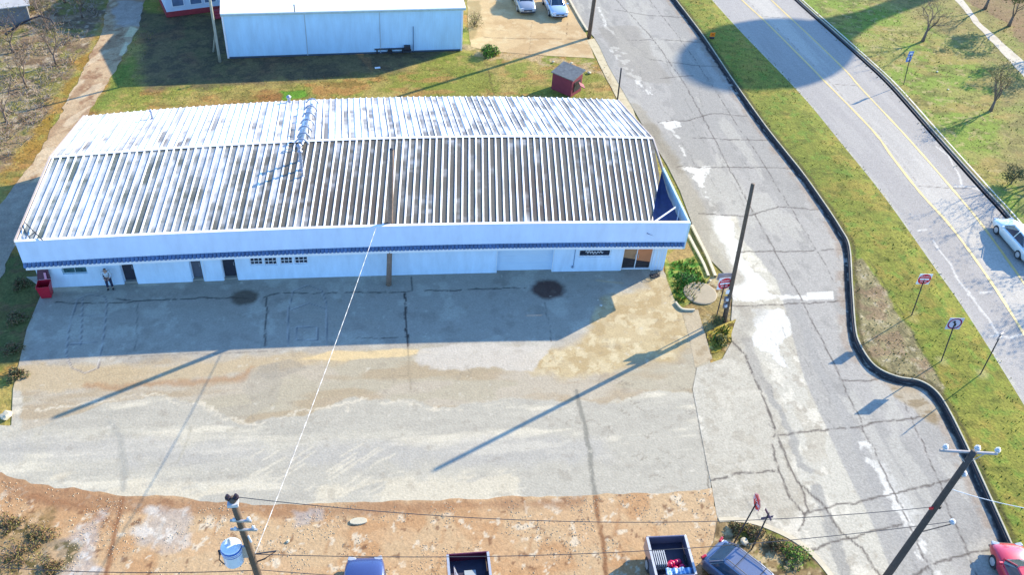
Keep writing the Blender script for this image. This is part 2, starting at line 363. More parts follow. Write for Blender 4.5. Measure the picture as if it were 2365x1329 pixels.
# broad tones
tan = s.region([(30, 690), (600, 640), (1560, 610), (1660, 860), (1620, 905), (1500, 900), (1400, 930), (1300, 920), (1150, 930), (1060, 945), (990, 930), (900, 930), (800, 925), (700, 960), (560, 975), (490, 945), (420, 930), (250, 935), (60, 990)], .12, .7, 2.0, 8)
s.mix(tan, A(206, 198, 180))
s.blot(2.6, A(214, 204, 190), .5, .03, .75, 12, ax=.35, mask=tan); s.blot(1.4, A(196, 176, 146), .56, .1, .6, 13, ax=.25, mask=tan)
near = s.region([(90, 640), (1531, 610), (1560, 700), (1300, 800), (700, 815), (40, 850)], .5, .6); s.mix(near*.8, A(196, 194, 192)); s.blot(1.3, A(222, 220, 214), .54, .1, .7, 14, mask=near); s.blot(.9, A(165, 160, 156), .62, .1, .4, 15, mask=near)
yel = s.region([(1400, 690), (1545, 640), (1600, 760), (1540, 830), (1300, 880), (1200, 840), (1330, 790)], .5, .8); s.mix(yel*.75, A(226, 205, 160)); s.blot(.8, A(200, 176, 132), .5, .06, .6, 16, mask=yel); s.blot(.5, A(248, 236, 205), .56, .05, .6, 17, mask=yel)
s.mix(s.region([(30, 840), (300, 850), (640, 820), (900, 815), (640, 860), (250, 900), (30, 905)], .3, .7)*.7, A(218, 198, 164))
s.mix(s.region([(760, 812), (960, 806), (1010, 815), (820, 832), (690, 832)], .1, .2)*.9, A(250, 226, 180))
s.mix(s.region([(960, 800), (1270, 800), (1240, 850), (1160, 850), (1060, 850), (960, 845)], .15, .6)*.85, A(230, 226, 222))
s.stroke([(200, 895), (340, 888), (480, 884), (560, 872), (580, 855)], .45, A(196, 158, 122), .7, .3, .3)
s.mix(s.region([(575, 850), (640, 840), (650, 880), (640, 930), (560, 965), (495, 965), (500, 940), (580, 930), (560, 900)], .1, .3)*.6, A(196, 190, 178))
# pale street streaks along x
st = 1-tan; s.blot(2.4, A(203, 200, 193), .5, .06, .6, 21, ax=.12, mask=st); s.blot(1.0, A(245, 239, 224), .54, .06, .8, 22, ax=.16, mask=st); s.blot(.5, A(198, 194, 186), .58, .06, .4, 29, ax=.2, mask=st); s.blot(.9, A(186, 184, 178), .6, .1, .3, 24, ax=.14, mask=st)
s.mix(s.region([(0, 1010), (700, 1030), (1400, 1010), (1400, 1060), (700, 1075), (0, 1060)], .6, .8)*.5, A(204, 203, 204))
band = s.region([(0, 1085), (600, 1125), (1300, 1090), (1300, 1170), (600, 1185), (0, 1160)], .5, .8); s.blot(.9, A(240, 232, 214), .46, .06, .8, 26, ax=.3, rot=.3, mask=band)
for k in range(26):
    x = random.uniform(560, 900); y = random.uniform(1050, 1150); L = random.uniform(15, 70)
    s.stroke([(x, y), (x+L, y-L*.62)], .1, A(243, 236, 220), .7, .08, .1)
s.stroke([(50, 948), (200, 930), (330, 915), (470, 938), (500, 968), (600, 975), (700, 950), (860, 930), (1060, 945)], .16, A(246, 238, 222), .8, .1, .5, .35)
# tar seam (curved) in front and skid lines
s.stroke([(1330, 905), (1345, 960), (1362, 1040), (1372, 1120), (1376, 1150)], .24, A(150, 150, 144), .8, .08, .1)
s.stroke([(255, 975), (280, 1020), (288, 1070), (285, 1130)], .3, A(188, 188, 184), .7, .12, .1)
s.stroke([(440, 985), (425, 1040), (410, 1070)], .12, A(196, 192, 180), .7, .1, .1)
# joints near the building
dk = A(78, 66, 66)
s.stroke([(130, 700), (260, 700), (480, 688), (600, 690), (640, 678), (880, 676), (1000, 672), (1220, 665)], .09, dk, .85, .05, .12, .42)
s.stroke([(615, 688), (614, 740), (612, 800)], .09, dk, .85, .05, .1, .38); s.stroke([(935, 678), (938, 740), (943, 800)], .12, dk, .95, .05, .12, .25)
s.stroke([(951, 640), (952, 672)], .07, dk, .8); s.stroke([(1258, 700), (1270, 760), (1274, 790)], .04, dk, .7); s.stroke([(318, 700), (314, 810)], .05, A(130, 125, 125), .7); s.stroke([(240, 825), (640, 812)], .05, dk, .5)
s.stroke([(943, 800), (945, 850), (946, 900)], .06, A(150, 140, 120), .6)
s.stroke([(1610, 850), (1600, 900), (1630, 1060), (1640, 1150)], .08, A(130, 125, 115), .7, .05, .1)
s.stroke([(820, 780), (880, 782), (940, 778)], .06, dk, .7, .05, .1, .4)
# dark round drip stains below the eaves
for (x, y, r, c, a) in ((1266, 668, 1.0, A(98, 70, 66), .92), (566, 687, .75, A(110, 96, 84), .88)):
    q = G(x, y); d = np.hypot((s.P[:, 0]-q[0]), (s.P[:, 1]-q[1])*1.1)+(s.n(.4, 44)-.5)*.35
    s.mix(np.clip((r-d)/.35+.5, 0, 1)*a, c)
s.stroke([(1378, 648), (1415, 652), (1438, 655)], .14, A(226, 208, 180), .9, .1, .03)
s.stroke([(270, 690), (300, 694)], .09, dk, .8)
# leaf-mould specks and long stains in the shade
s.blot(.5, A(160, 150, 138), .68, .06, .25, 71); s.blot(.35, A(240, 236, 226), .76, .03, .5, 72)
# faint outlines of absent cars drawn on the concrete
for pts in ([(165, 850), (152, 820), (158, 760), (178, 690), (205, 680), (240, 684), (246, 700), (238, 780), (225, 850), (195, 862), (165, 850)], [(190, 690), (185, 800)], [(178, 730), (235, 728)], [(160, 795), (222, 790)],
            [(665, 800), (664, 720), (676, 672), (710, 658), (742, 670), (753, 700), (754, 800)], [(672, 715), (712, 700), (750, 712)], [(684, 755), (732, 755), (732, 785), (684, 785), (684, 755)]):
    s.stroke(pts, .07, A(226, 226, 232), .5, .05, .0); s.stroke([(x+2.2, y+1.5) for x, y in pts], .05, A(128, 128, 140), .8, .04, .0)
s.mix(s.region([(600, 845), (670, 830), (715, 850), (628, 880), (590, 865)], .08, .05)*.5, A(180, 174, 164))
# cracks right part
for k in range(14):
    x, y = random.uniform(1380, 1620), random.uniform(880, 1100); pts = [(x, y)]
    for j in range(4): x += random.uniform(-30, 30); y += random.uniform(-16, 16); pts.append((x, y))
    s.stroke(pts, .04, A(150, 142, 130), .6, .04, .2)
s.build('apron', m_conc)
# ---- clay gravel lot in the foreground
s = Sheet([(-200, 1075), (0, 1095), (130, 1128), (250, 1142), (420, 1152), (520, 1160), (650, 1168), (780, 1164), (900, 1160), (1100, 1155), (1250, 1148), (1400, 1144), (1560, 1138), (1645, 1128), (1655, 1190), (1660, 1206), (1700, 1600), (-350, 1600)], .085, .006, A(226, 196, 160), jag=.22, jsc=.7)
s.blot(2.6, A(210, 162, 118), .5, .1, .7, 2).blot(1.2, A(226, 190, 152), .52, .08, .7, 3, ax=.5).blot(.35, A(246, 232, 212), .66, .03, .9, 4).blot(.3, A(124, 86, 66), .70, .04, .7, 5)
s.mix(s.region([(0, 1095), (250, 1142), (700, 1168), (1350, 1150), (1350, 1170), (700, 1195), (250, 1185), (0, 1150)], .4, .5)*.75, A(182, 140, 108))
m = s.region([(350, 1180), (430, 1180), (440, 1260), (320, 1270), (300, 1230)], .4, .7); s.mix(m*.6, A(206, 202, 204)); s.blot(.4, A(245, 240, 236), .5, .05, .8, 7, mask=m)
m = s.region([(100, 1260), (230, 1190), (220, 1330), (130, 1400)], .4, .8); s.mix(m*.6, A(204, 200, 204)); s.blot(.35, A(240, 238, 240), .52, .05, .8, 8, mask=m)
m = s.region([(-100, 1200), (90, 1190), (180, 1260), (110, 1400), (-200, 1400)], .5, .8); s.mix(m*.6, A(150, 130, 84)); s.blot(.5, A(96, 92, 50), .5, .06, .8, 9, mask=m); s.blot(.3, A(228, 196, 160), .58, .04, .8, 10, mask=m)
for x, y in ((700, 1200), (730, 1190)): s.mix(s.region([(x-20, y-16), (x+18, y-14), (x+16, y+16), (x-16, y+18)], .2, .4)*.6, A(200, 198, 204))
s.stroke([(285, 1150), (265, 1220), (245, 1329), (235, 1400)], .22, A(160, 112, 80), .8, .1, .1)
s.stroke([(1376, 1150), (1385, 1220), (1400, 1310), (1410, 1400)], .22, A(156, 112, 80), .9, .1, .1)
s.stroke([(60, 1150), (180, 1165), (260, 1220)], .3, A(172, 124, 90), .6, .2, .3)
for k in range(40):
    x, y = random.uniform(400, 1640), random.uniform(1170, 1330); L = random.uniform(20, 70)
    s.stroke([(x, y), (x-L*.3, y+L)], .12, A(*random.choice(((232, 196, 156), (188, 140, 100)))), .5, .1, .2)
s.build('gravel_lot', m_gravel)
# ---- frontage road
kr = offset(kerb_w, 0.0)
left = W2([(1262, -75), (1312, -5), (1340, 45), (1372, 86), (1385, 108), (1404, 150), (1428, 192), (1462, 250), (1490, 300), (1540, 380), (1570, 440), (1594, 505), (1606, 540), (1640, 600), (1680, 640), (1692, 690), (1688, 750), (1690, 790), (1668, 830), (1610, 850), (1600, 900), (1630, 1060), (1645, 1130), (1655, 1190), (1660, 1206), (1720, 1208), (1800, 1232), (1870, 1280), (1915, 1329), (1990, 1470)])
poly = np.vstack([left, kr[::-1]])
s = Sheet(poly, .085, .012, A(196, 195, 196), world=True)
rd = math.atan2(*(kerb_w[40]-kerb_w[10])[::-1])
s.blot(2.2, A(180, 180, 181), .5, .04, .7, 1, rot=rd, ax=.2).blot(1.2, A(212, 211, 208), .56, .05, .6, 2, rot=rd, ax=.25).blot(.7, A(164, 164, 166), .64, .06, .45, 3, rot=rd, ax=.5)
# bleached lower part
pale = s.region([(1630, 500), (1700, 500), (1720, 560), (1790, 640), (1830, 720), (1880, 850), (1960, 1010), (2040, 1180), (2120, 1340), (2160, 1500), (1500, 1500), (1500, 800), (1690, 790), (1690, 640), (1640, 560)], .15, .4, 1.2, 8)
s.mix(pale*.9, A(228, 225, 216)); s.blot(1.5, A(212, 206, 194), .52, .05, .7, 11, rot=rd, ax=.4, mask=pale); s.blot(.6, A(188, 180, 168), .62, .06, .5, 12, mask=pale); s.blot(.8, A(250, 246, 236), .58, .05, .8, 13, mask=pale)
m = s.region([(1690, 700), (1740, 780), (1830, 1000), (1870, 1200), (1650, 1200), (1600, 900)], .5, 1.0); s.mix(m*.6, A(214, 209, 198)); s.blot(.7, A(186, 178, 164), .56, .05, .4, 14, mask=m)
# asphalt band down the middle
s.mix(s.region([(1790, 640), (1850, 700), (1900, 850), (1990, 1010), (2080, 1190), (2130, 1329), (2190, 1480), (2120, 1480), (2060, 1329), (2010, 1200), (1930, 1040), (1860, 880), (1820, 740)], .06, .1)*.85, A(186, 186, 188))
s.stroke([(1770, 900), (1830, 1010), (1850, 1070), (1870, 1090)], .45, A(180, 180, 180), .8, .1, .3); s.stroke([(1885, 1130), (1905, 1180), (1930, 1260), (1960, 1340), (1990, 1420)], .6, A(178, 178, 178), .8, .1, .3)
s.stroke([(1725, 790), (1745, 850), (1770, 900)], .7, A(186, 184, 182), .7, .1, .3)
# white worn patches
wh = A(252, 252, 252)
for reg in ([(1568, 386), (1640, 386), (1630, 420), (1622, 440), (1600, 405)], [(1520, 282), (1570, 282), (1572, 292), (1545, 296)], [(1618, 495), (1685, 500), (1700, 560), (1720, 600), (1760, 640), (1790, 690), (1690, 690), (1690, 620), (1650, 560)], [(1740, 720), (1810, 715), (1830, 780), (1800, 800), (1820, 850), (1740, 800)]):
    s.mix(s.region(reg, .06, .45, .7, 19), wh)
s.stroke([(1545, 292), (1565, 320), (1580, 360)], .3, wh, .8, .05, .3, .5); s.stroke([(1625, 430), (1640, 470), (1655, 500)], .25, wh, .8, .05, .2, .5)
s.stroke([(1383, 18), (1398, 60), (1425, 85)], .3, wh, .8, .05, .2, .48); s.stroke([(1420, 110), (1450, 160), (1470, 180), (1500, 215)], .75, wh, .9, .05, .6, .48)
s.stroke([(1435, 238), (1450, 262)], .2, wh, .8, .05, .2, .5)
s.stroke([(1998, 1030), (2030, 1090), (2080, 1180), (2130, 1270), (2160, 1329), (2190, 1400)], .5, wh, .9, .05, .4, .45); s.stroke([(2030, 1070), (2085, 1150), (2130, 1220)], .5, A(226, 226, 226), .8, .08, .4, .4)
# stop bar: worn left, solid right
s.mix(s.region([(1862, 676), (1924, 673), (1926, 692), (1866, 694)], .03, .03), wh); s.stroke([(1700, 690), (1770, 688), (1862, 685)], .42, wh, .95, .04, .25, .46)
s.mix(s.region([(1704, 684), (1726, 684), (1724, 697), (1712, 697)], .03, .1), wh)
# darker patches
for reg in ([(1690, 800), (1705, 705), (1770, 700), (1760, 740), (1730, 800)], [(1600, 450), (1660, 470), (1640, 540), (1600, 520)], [(1380, 60), (1470, 60), (1560, 200), (1450, 180)]):
    s.mix(s.region(reg, .4, .5)*.5, A(172, 168, 162))
lf = W2([(1462, 250), (1500, 300), (1560, 400), (1610, 500), (1660, 600), (1690, 640)]); s.stroke(lf, 1.6, A(186, 180, 168), .75, .4, .3, world=True)
s.stroke(W2([(1500, 290), (1570, 395)]), .8, A(150, 142, 128), .5, .4, .4, world=True)
# joints: lengthwise and crosswise
jc = A(92, 84, 84)
for pts, w in (([(1390, -75), (1424, 0), (1500, 80), (1580, 190), (1650, 320), (1690, 400), (1745, 500), (1800, 600), (1850, 690), (1900, 790), (1935, 860), (1985, 970), (2040, 1090), (2090, 1190), (2140, 1300), (2200, 1440)], .08),
               ([(1466, -75), (1500, 0), (1560, 75), (1600, 130), (1640, 190), (1690, 270), (1745, 350), (1800, 440), (1850, 520), (1900, 600), (1930, 655)], .05),
               ([(1690, 790), (1720, 820), (1745, 880), (1775, 950), (1795, 1000), (1822, 1080), (1845, 1120), (1900, 1165), (1940, 1230), (1990, 1270), (2030, 1329), (2090, 1420)], .12),
               ([(1795, 1000), (1782, 1020), (1790, 1070), (1810, 1110), (1820, 1150), (1860, 1190), (1850, 1230)], .1), ([(1845, 1120), (1866, 1180), (1855, 1190)], .09),
               ([(2070, 880), (2100, 960), (2140, 1050), (2170, 1115), (2200, 1200), (2240, 1290), (2280, 1400)], .06)):
    s.stroke(pts, w, jc, .85, .05, .12, .3)
for pts in ([(1420, 22), (1500, 36), (1580, 40)], [(1448, 93), (1530, 92), (1625, 98)], [(1505, 138), (1600, 150), (1670, 155)], [(1520, 282), (1590, 278), (1640, 262), (1755, 270)], [(1600, 318), (1680, 322), (1782, 324)], [(1565, 386), (1700, 386), (1830, 390)], [(1615, 494), (1720, 500), (1800, 478), (1890, 484)],
            [(1700, 582), (1790, 582), (1945, 578)], [(1690, 707), (1800, 705), (1870, 700), (1968, 694)], [(1945, 880), (1990, 882), (2060, 870)], [(1790, 1008), (1880, 996), (1990, 985), (2100, 966), (2160, 962)], [(1636, 1112), (1700, 1096), (1800, 1088)], [(1865, 1186), (1960, 1165), (2080, 1140), (2200, 1110), (2240, 1095)], [(1880, 1270), (2000, 1232), (2080, 1210)], [(2110, 1329), (2200, 1290), (2330, 1260)], [(1525, 180), (1600, 175)]):
    s.stroke(pts, .1, jc, .85, .06, .15, .3)
for k in range(34):
    x, y = random.choice(((random.uniform(1430, 1750), random.uniform(60, 420)), (random.uniform(1720, 2150), random.uniform(740, 1300))))
    pts = [(x, y)]
    for j in range(3): x += random.uniform(0, 26); y += random.uniform(8, 40); pts.append((x, y))
    s.stroke(pts, .035, A(130, 128, 128), .6, .04, .1)
s.stroke(offset(kerb_w, -.18), .32, A(58, 52, 58), .94, .08, .2, .28, world=True)  # dark band painted at the kerb foot to deepen its shadow
# rusty grit against kerb
s.stroke(offset(kerb_w, -.55), .5, A(176, 156, 142), .55, .3, .2, .45, world=True)
m = s.region([(2040, 880), (2110, 895), (2170, 950), (2160, 985), (2080, 930)], .3, .5); s.mix(m*.6, A(206, 190, 160)); s.blot(.5, A(150, 130, 96), .55, .06, .7, 18, mask=m, ax=.4)
s.build('frontage_road', m_asph)
# ---- highway
s = Sheet(np.vstack([hwl_w, offset(hwr_w, 0)[::-1]]), .11, .0, A(198, 197, 202), world=True)
rd2 = math.atan2(*(hwl_w[30]-hwl_w[5])[::-1])
s.mix(s.region(np.vstack([y1_w, y2_w[::-1]]), .1, .05, world=True)*.9, A(226, 224, 224))
s.blot(1.4, A(182, 181, 186), .5, .12, .45, 1, rot=rd2, ax=.08).blot(.6, A(206, 205, 208), .55, .1, .45, 2, rot=rd2, ax=.1)
mid = (hwl_w[:54]+np.array([np.interp(np.linspace(0, 1, 54), np.linspace(0, 1, len(y1_w)), y1_w[:, k]) for k in (0, 1)]).T)/2
s.stroke(offset(hwl_w, -1.35), .5, A(215, 214, 218), .6, .3, .1, world=True)
s.stroke(offset(hwl_w, -.1), .5, A(226, 226, 216), .6, .15, .2, .45, world=True)
s.stroke([(1724, 0), (1800, 70), (1918, 190), (2030, 310), (2085, 380), (2145, 455)], .05, A(140, 130, 130), .6, .04, .1, .45)
for pts in ([(1760, 37), (1820, 42)], [(1925, 194), (1980, 198)], [(2122, 430), (2215, 436), (2270, 432)]): s.stroke(pts, .07, A(110, 105, 108), .8, .05, .05)
for pts in ([(2165, 340), (2190, 360), (2215, 405), (2222, 430)], [(2205, 430), (2240, 432), (2262, 440), (2250, 428)], [(2120, 533), (2140, 530)], [(2155, 555), (2170, 580), (2195, 610), (2215, 650), (2240, 680), (2255, 700), (2285, 740), (2310, 780)], [(2236, 680), (2250, 690)], [(2262, 678), (2290, 676)], [(2290, 776), (2330, 780), (2365, 772)]):
    s.stroke(pts, .13, A(248, 248, 250), .9, .05, .1)
s.build('highway', m_asph)
m_yel = mat('yellow_paint', A(250, 224, 150), .6, 0, .12, 3); m_wl = mat('white_road_paint', A(250, 250, 248), .6, 0, .12, 3)
o = strip(y1_w, .2, .010, '', m_yel, world=True, wobble=.5); o.f += []; o.build('yellow_line', m_yel)['kind'] = 'structure'
strip(y2_w, .2, .010, '', m_yel, world=True, wobble=.5).build('yellow_line', m_yel)['kind'] = 'structure'
strip(offset(hwl_w, -.22), .12, .010, '', m_wl, world=True, wobble=.4).build('edge_line', m_wl)['kind'] = 'structure'
strip(offset(hwr_w, .38), .12, .010, '', m_wl, world=True, wobble=.4).build('edge_line', m_wl)['kind'] = 'structure'
# ---- kerbs
def wall_strip(P, w, z0, z1, name, m):
    L, R = offset(P, w/2), offset(P, -w/2); mb = MB(); n = len(P)
    for i in range(n):
        mb.v += [(*L[i], z0), (*L[i], z1), (*R[i], z1), (*R[i], z0)]
    for i in range(n-1):
        a, b2 = 4*i, 4*i+4
        for j in range(3): mb.f.append((a+j, a+j+1, b2+j+1, b2+j)); mb.m.append(0)
    return mb.build(name, m)
m_kerb = mat('kerb_concrete', A(214, 212, 200), .8, 0, .25, 1.5, .2, 20)
m_kerb_shade = mat('shade_dark_kerb', (.035, .033, .038), .85, 0, .3, 4)  # near-black that puts shade into the colour of kerb faces and gutter
wall_strip(offset(kerb_w, .07), .075, -.05, .27, 'kerb', m_kerb)['kind'] = 'structure'
wall_strip(offset(kerb_w, -.02), .10, -.05, .22, 'kerb_face', m_kerb_shade)['kind'] = 'structure'
hk = offset(hwr_w, -.15)
wall_strip(hk, .08, -.05, .15, 'kerb', m_kerb)['kind'] = 'structure'
wall_strip(offset(hk, .12), .14, -.05, .11, 'kerb_face', m_kerb_shade)['kind'] = 'structure'
wall_strip(offset(hk, -.17), .2, -.05, .08, 'kerb_gutter', m_kerb_shade)['kind'] = 'structure'
# ---- median grass
s = Sheet(np.vstack([offset(kerb_w, .16), hwl_w[::-1]]), .11, .0, A(156, 160, 68), world=True)
s.blot(3., A(134, 148, 56), .5, .12, .8, 1, rot=rd, ax=.5).blot(1.4, A(176, 156, 76), .56, .1, .55, 2).blot(.5, A(104, 116, 40), .6, .06, .6, 3, ax=.6).blot(.6, A(120, 160, 60), .6, .08, .6, 4)
m = s.region([(1966, 610), (1990, 600), (2040, 670), (2080, 740), (2130, 820), (2180, 900), (2170, 920), (2060, 875), (1985, 810)], .15, .35); s.mix(m*.9, A(172, 162, 128)); s.blot(.6, A(128, 122, 90), .52, .06, .7, 6, mask=m); s.blot(.35, A(214, 204, 180), .62, .04, .7, 7, mask=m); s.blot(1.1, A(166, 138, 116), .55, .08, .6, 8, mask=m)
s.stroke([(2000, 600), (2040, 660), (2080, 730), (2130, 820), (2170, 890)], .12, A(80, 84, 44), .7, .08, .15, .4)
for x, y in ((2103, 735), (2172, 840), (2262, 870)): s.mix(s.region([(x-12, y-12), (x+16, y-12), (x+14, y+14), (x-10, y+12)], .3, .5)*.6, A(200, 196, 140))
s.stroke(offset(kerb_w, .34), .3, A(84, 80, 44), .75, .15, .15, world=True)
d, _ = sdist(s.P, hwl_w, False); s.h = .16*np.clip(d/1.5, 0, 1)
s.build('median_grass', m_grass)
# ---- right verge with walking path
s = Sheet(np.vstack([offset(hwr_w, -.55), W2([(2900, 790), (3000, -220), (1700, -220)])]), .15, .0, A(170, 172, 92), world=True)
s.blot(3.4, A(140, 172, 62), .5, .1, .85, 1).blot(2.2, A(188, 158, 100), .58, .08, .55, 2, ax=.6).blot(.7, A(112, 114, 56), .58, .06, .6, 3, ax=.6).blot(.5, A(206, 190, 140), .64, .04, .6, 4)
m = s.region([(2190, -60), (2365, 70), (2500, 300), (2500, 600), (2365, 500), (2300, 380), (2330, 260), (2250, 120), (2050, 0)], 1, 1.5); s.mix(m*.45, A(164, 152, 104)); s.blot(.8, A(124, 124, 74), .54, .08, .5, 8, mask=m)
s.mix(s.region([(2230, 0), (2330, 60), (2365, 110), (2450, 160), (2450, -100), (2250, -100)], .4, 1)*.7, A(150, 116, 100))
s.stroke(offset(hwr_w, -1.2), .5, A(138, 168, 70), .8, .2, .3, world=True)
s.build('verge_grass', m_grass)
s = Sheet([(2150, -120), (2205, 0), (2228, 24), (2248, 52), (2306, 113), (2365, 178), (2480, 300), (2520, 300), (2365, 142), (2300, 84), (2262, 50), (2236, 14), (2210, -20), (2180, -120)], .1, .012, A(236, 230, 222), jag=.12)
s.blot(.7, A(208, 200, 190), .55, .1, .6, 1); s.build('walking_path', m_conc)
# ---- corner island, bottom right, pale edging
ISL = [(1655, 1206), (1700, 1206), (1750, 1216), (1800, 1236), (1850, 1268), (1885, 1300), (1912, 1329), (1990, 1470), (1640, 1470), (1620, 1300), (1648, 1250)]
s = Sheet(ISL, .08, .022, A(168, 146, 108), jag=.08)
s.blot(.8, A(126, 142, 56), .52, .08, .8, 1).blot(.4, A(92, 76, 52), .54, .05, .7, 2).blot(.3, A(226, 208, 170), .62, .04, .8, 3)
s.build('island_soil', m_soil)
wall_strip(smooth_line(W2([(1660, 1203), (1690, 1202), (1740, 1208), (1790, 1226), (1840, 1252), (1880, 1285), (1925, 1340), (1990, 1440)]), 5), .26, -.02, .04, 'island_kerb', mat('pale_kerb', A(240, 232, 212), .8, 0, .15, 2))['kind'] = 'structure'
# kerbs on the right of the building
mk2 = mat('pale_kerb', (1, 1, 1))
for pts, w in (([(1590, 545), (1604, 572), (1624, 610), (1636, 640)], .16), ([(1597, 522), (1612, 552), (1634, 596), (1652, 640)], .18), ([(1312, -5), (1340, 45), (1357, 72)], .2), ([(1560, 700), (1575, 716), (1604, 718)], .12)):
    wall_strip(smooth_line(W2(pts), 4), w, -.02, .12, 'kerb', mk2)['kind'] = 'structure'
# greens beside the building corner and round concrete pad
s = Sheet([(1533, 600), (1575, 560), (1590, 555), (1606, 580), (1640, 640), (1612, 690), (1575, 712), (1556, 690), (1540, 645)], .07, .004, A(146, 150, 70), jag=.06)
s.mix(s.region([(1550, 600), (1610, 610), (1622, 640), (1600, 690), (1562, 690), (1545, 640)], .2, .3)*.9, A(86, 160, 54)); s.blot(.4, A(60, 120, 40), .5, .06, .7, 3); s.blot(.3, A(198, 196, 110), .58, .05, .7, 4); s.mix(s.region([(1533, 590), (1590, 555), (1600, 590), (1545, 610)], .1, .2)*.7, A(198, 160, 118))
s.build('corner_grass', m_grass)
c = G(1617, 678); o = MB().lathe((c[0], c[1], -.02), [(1.05, 0), (1.05, .06), (.98, .08)], 28).build('manhole_pad', mat('pad', A(196, 184, 164), .8, 0, .12, 2, .2, 20)); tag(o, 'round pale concrete pad in the verge beside the pole', 'utility pad')
s = Sheet([(1572, 716), (1612, 716), (1634, 790), (1646, 830), (1606, 850), (1592, 780)], .08, .006, A(214, 200, 176), jag=.05); s.blot(.5, A(182, 162, 130), .55, .1, .6, 3); s.build('sidewalk_stub', m_conc)
s = Sheet([(1632, 770), (1648, 760), (1700, 738), (1688, 780), (1662, 812), (1642, 820)], .07, .016, A(190, 172, 70), jag=.1); s.blot(.3, A(96, 80, 40), .5, .05, .9, 3); s.blot(.3, A(232, 214, 120), .56, .05, .8, 5); s.build('weedy_soil', m_grass)
# ---- grass blades (short tufts scattered over the lawns)
def blades(name, regions, dens, cols, h=.10, w=.03, label='', zf=None):
    V, Fc, Cc = [], [], []
    for k, (pts, ex) in enumerate(regions):
        poly = pts if isinstance(pts, np.ndarray) else W2(pts)
        lo, hi = poly.min(0), poly.max(0); n = int(np.prod(hi-lo)*dens)
        P = rng.uniform(lo, hi, (n, 2)); _, ins = sdist(P, poly); P = P[ins]
        for e in ex:
            _, i2 = sdist(P, W2(e)); P = P[~i2]
        keep = fbm(P[:, 0], P[:, 1], 1.4, 31) > .4; P = P[keep]; V.append(P)
    P = np.vstack(V); n = len(P); an = rng.uniform(0, 6.28, n); hh = h*rng.uniform(.4, 1.4, n); ww = w*rng.uniform(.6, 1.6, n)
    dx, dy = np.cos(an)*ww, np.sin(an)*ww; lx, ly = rng.normal(0, .5, n)*hh, rng.normal(0, .5, n)*hh
    v = np.zeros((n, 3, 3)); v[:, 0] = np.column_stack([P[:, 0]-dx, P[:, 1]-dy, np.zeros(n)]); v[:, 1] = np.column_stack([P[:, 0]+dx, P[:, 1]+dy, np.zeros(n)]); v[:, 2] = np.column_stack([P[:, 0]+lx, P[:, 1]+ly, hh])
    if zf is not None: v[:, :, 2] += zf(P)[:, None]
    me = bpy.data.meshes.new(name); me.vertices.add(3*n); me.vertices.foreach_set('co', v.ravel()); me.loops.add(3*n); me.loops.foreach_set('vertex_index', np.arange(3*n, dtype=np.int32)); me.polygons.add(n); me.polygons.foreach_set('loop_start', np.arange(0, 3*n, 3, dtype=np.int32)); me.update(calc_edges=True)
    cc = np.array(cols)[rng.integers(0, len(cols), n)]*rng.uniform(.7, 1.25, (n, 1)); at = me.color_attributes.new('Col', 'FLOAT_COLOR', 'POINT')
    at.data.foreach_set('color', np.column_stack([np.repeat(cc, 3, 0), np.ones(3*n)]).ravel())
    me.materials.append(attr_mat('blade', .9, (2, .1), (5, .1), 0)); o = bpy.data.objects.new(name, me); SC.collection.objects.link(o); return tag(o, label, 'grass', None, 'stuff')
gc = [A(150, 160, 70), A(184, 164, 84), A(110, 130, 50), A(196, 150, 88), A(90, 100, 45)]
blades('grass', [([(320, 210), (700, 180), (1200, 140), (1400, 150), (1425, 228), (200, 268)], []), ([(240, 70), (160, 240), (60, 380), (0, 440), (-40, 400), (60, 250), (140, 150)], []), ([(320, 70), (372, 62), (312, 205), (220, 245)], [])], 14, gc, .07, .03, 'short patchy lawn grass behind the long white building')
blades('grass', [(np.vstack([offset(kerb_w, .3), offset(hwl_w, .25)[::-1]]), [])], 9, [A(160, 165, 60), A(190, 165, 76), A(120, 140, 48), A(100, 110, 44)], .09, .03, 'green and yellow median grass between kerb and highway', lambda P: .16*np.clip(sdist(P, hwl_w, False)[0]/1.5, 0, 1))
blades('grass', [(np.vstack([offset(hwr_w, -1.), W2([(2480, 600), (2480, -100), (1760, -100)])]), [[(2150, -120), (2248, 52), (2480, 300), (2520, 300), (2262, 50), (2180, -120)]])], 5, gc, .09, .035, 'mottled verge grass on the far side of the highway')
blades('grass', [([(1545, 610), (1600, 600), (1630, 650), (1600, 700), (1562, 700)], []), ([(1640, 770), (1690, 745), (1680, 790), (1650, 812)], [])], 90, [A(90, 160, 50), A(60, 120, 40), A(200, 190, 80), A(150, 130, 60)], .2, .04, 'bright green grass tuft at the corner of the building')
# ================================================================== main building
def line_fit(pts, z, deg=2):
    P = np.array([G(x, y, z) for x, y in pts]); c = np.polyfit(P[:, 0], P[:, 1], deg)
    return P[0, 0], P[-1, 0], c
ZB, ZF, ZT, ZR, ZK = 2.35, 2.73, 4.39, 4.61, 3.18
Lb = line_fit([(97, 666), (129, 664), (475, 650), (800, 640), (1145, 630), (1274, 628), (1426, 625.5), (1531, 624.5)], 0)
Lt = line_fit([(34, 560.5), (338, 543), (575, 534), (800, 525), (1138, 520), (1504, 515.5), (1592, 515)], ZT)
Lr = line_fit([(118, 366), (325, 348.7), (541, 335), (800, 323), (1138, 318.5), (1507, 320)], ZR)
Lk = line_fit([(196, 269), (349, 254), (575, 237), (800, 228), (1138, 224), (1426, 230)], ZK)
def LP(L, u, z, dy=0.):
    x = L[0]+(L[1]-L[0])*u; return np.array([x, np.polyval(L[2], x)+dy, z])
def wally(x): return float(np.polyval(Lb[2], x))
def fasy(x): return float(np.polyval(Lt[2], x))
